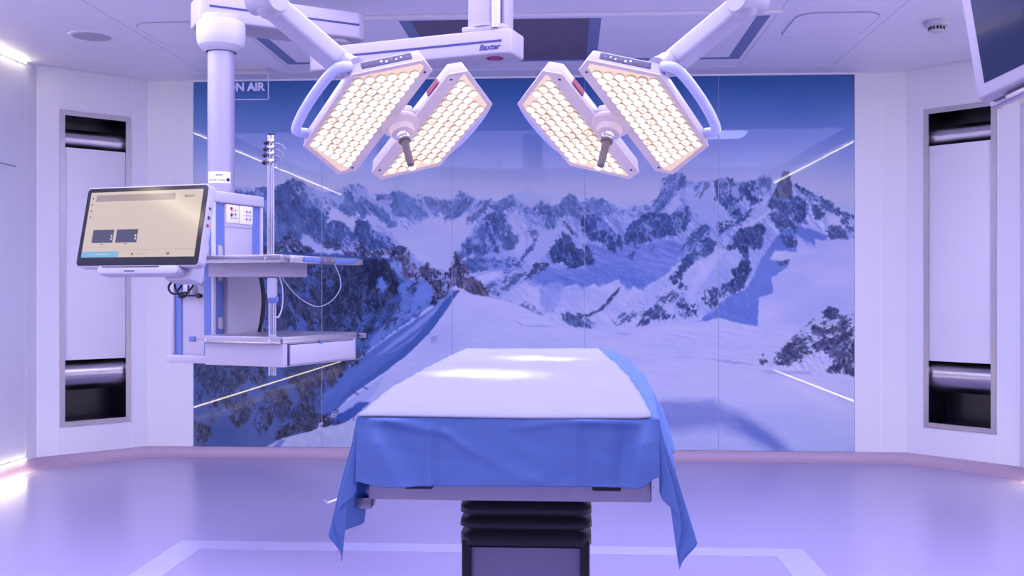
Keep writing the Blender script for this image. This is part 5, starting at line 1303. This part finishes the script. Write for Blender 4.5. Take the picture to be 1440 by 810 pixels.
    mb = MB(); mb.lathe([(.014, .066), (.021, .068), (.021, .076), (.0145, .079), (.0135, .10), (.013, .165), (.0115, .174), (.008, .177), (0, .177)], (0, -.024, 0), seg=30); lp(mb, 'sterile_handle', 'handle')
    # spring arm and knuckle in world space
    s0 = W(arm_px[0][0], arm_px[0][1], armd[0]); s1 = W(arm_px[1][0], arm_px[1][1], armd[1])
    u_ = (s1-s0).normalized(); side = u_.cross(Vector((0, 0, 1))).normalized(); up_ = side.cross(u_)
    mb = MB(); prof = [(-.040, -.030), (-.030, -.040), (.030, -.040), (.040, -.030), (.040, .024), (.022, .040), (-.022, .040), (-.040, .024)]
    mb.prism([s0+side*p*.95+up_*q*.95 for p, q in prof], None, top=[s1+side*p*.9+up_*q*.9 for p, q in prof], bev=.006, seg=2); part(mb, 'spring_arm', 'white', root)
    j0 = C+ax*.175*mir+ay*.225-n*.045
    mb = MB(); mb.tube(smooth([s0+u_*.03, s0-u_*.02, (s0+j0)/2, j0], 6), [.042]*6+[.040]*6+[.036]*7, 20); part(mb, 'arm_joint', 'lampshell', root)
    mb = MB(); mb.ball(s1+u_*.012, .050); mb.cyl(s1+u_*.03-side*.052, s1+u_*.03+side*.052, .040, seg=28); part(mb, 'knuckle', 'white', root)
    top = s1+u_*.05
    mb = MB(); mb.cyl(top-Z3*.0+Z3*.03, Vector((top.x, top.y, ZC)), .035, seg=28); part(mb, 'drop_tube', 'white', root)
    # the lamp's own light: one spot per pod
    for (x, y, pw_) in ((0, .13, LAMP_W), (0, -.17, LAMP_W*.65)):
        l = bpy.data.lights.new('lamp_beam', 'SPOT'); l.energy = pw_; l.color = (1, .90, .80); l.spot_size = math.radians(LAMP_A); l.spot_blend = .75; l.shadow_soft_size = .09
        lo = bpy.data.objects.new('lamp_beam', l); sc.collection.objects.link(lo); lo.parent = root; lo.location = (x, y, .03); lo.rotation_euler = (root.matrix_world.inverted() @ Vector(target)-Vector((x, y, .03))).to_track_quat('-Z', 'Y').to_euler()
        # wide spill
    return root
LAMP_W, LAMP_A = 26, 19
M['ctrl'] = mat('control_strip_grey', (.10, .09, .13), .3); M['ctlit'] = mat('lit_indicator', (.8, .9, 1), .3, emit=(.7, .85, 1), es=1.); M['ctoff'] = mat('dim_indicator', (.25, .24, .3), .4)
M['lensrest'] = mat('led_lens_far', (.3, .28, .26), .1, emit=(1, .84, .66), es=.32)
lamp((-.59190445, 3.5, HC+.58790756), (.57824896, -.64798585, .49572419), (.2816784, -.41168382, -.86670278), 1,
     'left surgical lamp, two glowing angular pods with its grab rail on the left', (-.25, 3.10, 1.11), ((478, 88), (384, 8)), (3.36, 3.12))
lamp((.15468573, 3.5, HC+.58100496), (.48919519, .72501716, -.48480738), (-.21821789, -.43643578, -.87287156), -1,
     'right surgical lamp, two glowing angular pods with its grab rail on the right', (-.12, 3.82, 1.11), ((948, 86), (1042, 8)), (3.36, 3.12))
